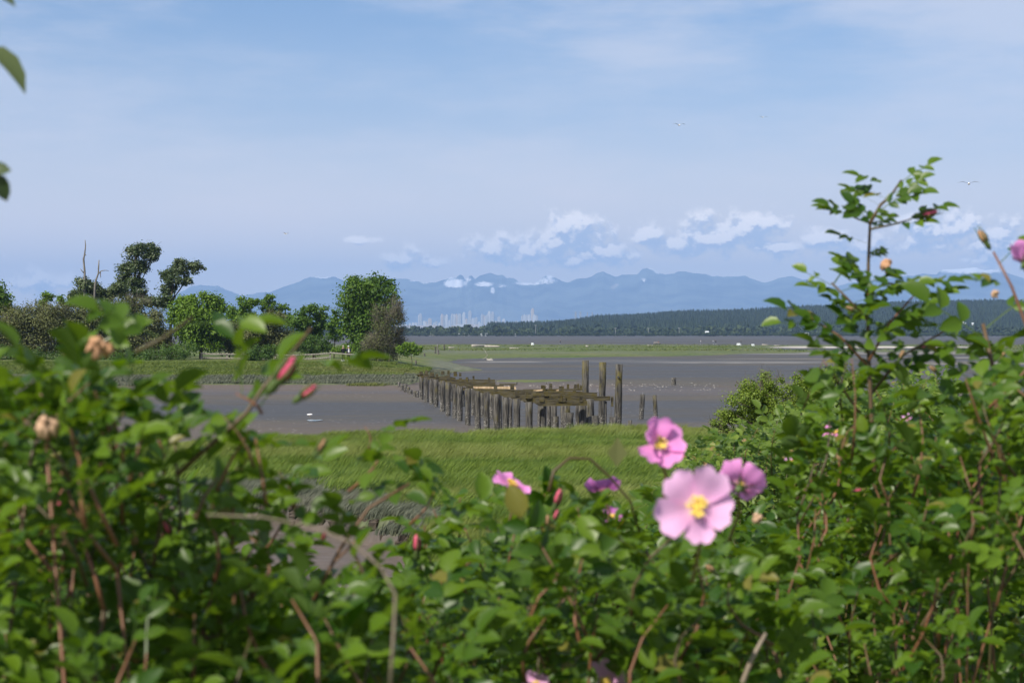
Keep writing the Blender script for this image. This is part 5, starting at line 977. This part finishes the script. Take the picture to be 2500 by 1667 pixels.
fill(350, 1100, [(350, 1090), (560, 1100), (700, 1180), (900, 1210), (1100, 1250)], (1.8, 2.7), 44, lv, cn, B_L, .78, slen=(.06, .11), nl=(3, 5), hole=lambda x, y: .6 if (560 < x < 1060 and 1180 < y < 1400) else .1)
fill(-150, 1000, [(-150, 1400), (500, 1400), (1000, 1450)], (1.6, 2.5), 74, lv, cn, B_L, .78, slen=(.06, .12), nl=(4, 6))
for _ in range(16):
    x_, y_ = random.uniform(-20, 780), random.uniform(1150, 1620); a_ = random.choice((-1, 1, 1))*random.uniform(20, 90); cane_px([(x_, y_), (x_+a_*.4, y_-70), (x_+a_, y_-random.uniform(110, 190))], random.uniform(1.6, 2.1), random.uniform(.0012, .0019), cn)
LB = rose_bush('blurred near rose bush at the left in front of the mud channel', B_L, lv, cn, 'rose_leaf', 'cane')
add_withered(LB, pw(235, 842, 1.6), .011); add_withered(LB, pw(262, 848, 1.62), .008); add_withered(LB, pw(115, 1035, 1.6), .012); add_bud(LB, pw(665, 945, 1.7), .032, (.6, 0, .8)); add_bud(LB, pw(726, 975, 1.7), .020, (.8, 0, .6)); add_bud(LB, pw(785, 1322, 1.9), .011, (.4, -.3, 1)); add_bud(LB, pw(770, 1110, 1.8), .017, (.6, 0, 1), 'withered')
add_flower(LB, pw(738, 1392, 3.4), .040, (-.4, -.2, 1), 'petal_deep', .3, stem_to=pw(735, 1470, 3.4)); add_bud(LB, pw(860, 1345, 2.2), .012, (.2, -.2, 1)); add_bud(LB, pw(140, 1255, 1.8), .012, (.2, -.2, 1)); add_bud(LB, pw(140, 985, 1.8), .016, (.1, 0, 1))
for x, y in [(420, 1560), (350, 1620), (460, 1540), (270, 1650), (130, 1340), (420, 1310), (330, 1340)]: add_bud(LB, pw(x, y, 1.9), .018, (random.gauss(0, 1), -.3, .8), 'bud' if x in (420, 460) else 'withered')
# dry bent cane crossing in front
q = MB(); P_ = [pw(x, y, 1.35) for x, y in [(505, 1256), (640, 1262), (760, 1285), (860, 1325), (930, 1385), (965, 1450), (960, 1560), (950, 1700)]]; q.tube(P_, list(np.linspace(.0005, .0013, len(P_))), 6)
P2 = P_[-1]; q.tube([P2, P2+Vector((0, .1, -.6)), Vector((P2.x, P2.y+.15, H(P2.x, 1.5)-.05))], [.0013, .003, .004], 6)
q.build('dry_cane', M['cane_old'], None, None, smooth=True, label='arching grey dead cane, very blurred, in front of the creek gap', cat='cane')
q = MB(); P_ = [pw(1800, 1700, 2.), pw(1835, 1610, 2.), pw(1870, 1545, 2.)]; P_ = [Vector((P_[0].x-.1, 2.05, H(P_[0].x-.1, 2.05)))]+P_; q.tube(P_, [.005, .003, .0026, .0016], 6); q.build('dry_cane', M['cane_old'], None, None, smooth=True, label='short pale dry cane at the bottom edge right of centre', cat='cane')

# --- sapling just left of the frame whose leaf tips hang in at the upper left
SP = empty('sapling', gb(-320, 1.9), 'broadleaf sapling whose few leaf tips hang into the upper left corner', 'sapling'); q = MB(); b = SP.location
tp = Vector((-.72, 1.9, 5.75)); q.tube([b+Vector((0, 0, -.1)), b.lerp(tp, .5)+Vector((.03, 0, 0)), tp], [.022, .016, .008], 8); q.build('trunk', M['bark'], SP, -b, smooth=True)
def big_leaf(base, tip, wd_, up):
    V_, F_, R_ = [], [], []; ax = (tip-base); L = ax.length; ax.normalize(); u_ = (up-ax*up.dot(ax)).normalized(); leaflet(V_, F_, R_, base, ax, u_, L, wd_, .3); o = link('leaf', fast_mesh('leaf', np.array([tuple(v) for v in V_]), np.array(F_), np.array(R_), M['poplar'], True), SP, -b); return o
for (bx_, by_, tx_, ty_, wd_, up) in [(-40, 118, 72, 214, .022, Vector((.3, -.6, 1))), (-25, 420, 26, 412, .014, Vector((0, -.8, .5))), (-12, 425, 18, 490, .014, Vector((.3, -1, .2))), (-60, -30, 42, 2, .026, Vector((0, -.3, 1))), (-120, 300, -50, 360, .02, Vector((0, -.5, 1)))]:
    A = pw(bx_, by_, 1.6); T_ = pw(tx_, ty_, 1.6); big_leaf(A, T_, wd_, up); s0 = b.lerp(tp, .75+.05*random.random()); c = MB(); s1 = Vector((A.x-.03, A.y+.03, A.z+.03)); zc = min(max((A.z-b.z)/(tp.z-b.z)-.1, .3), .97); c.tube([b.lerp(tp, zc), s1, A], [.004, .002, .001], 5); c.build('twig', M['bark'], SP, -b, smooth=True)

# ------------------------------------------------------------------ haze
q = MB(); q.box((0, 0, 0), (1, 1, 1)); hz_o = q.build('haze', None) if False else None
me = bpy.data.meshes.new('haze'); X0, X1_, Y0, Y1, Z0, Z1_ = -34000, 34000, -90, 34500, -42, 1160
me.from_pydata([(X0, Y0, Z0), (X1_, Y0, Z0), (X1_, Y1, Z0), (X0, Y1, Z0), (X0, Y0, Z1_), (X1_, Y0, Z1_), (X1_, Y1, Z1_), (X0, Y1, Z1_)], [], [(0, 3, 2, 1), (4, 5, 6, 7), (0, 1, 5, 4), (1, 2, 6, 5), (2, 3, 7, 6), (3, 0, 4, 7)])
hm = bpy.data.materials.new('haze'); hm.use_nodes = True; hm.node_tree.nodes.clear(); q = N(hm.node_tree)
v = q('ShaderNodeVolumePrincipled', i={'Color': (.34, .54, .90, 1), 'Density': 6.0e-5, 'Anisotropy': -0.1}); o_ = q('ShaderNodeOutputMaterial'); hm.node_tree.links.new(v.outputs[0], o_.inputs['Volume']); me.materials.append(hm)
tag(link('haze', me), kind='stuff')
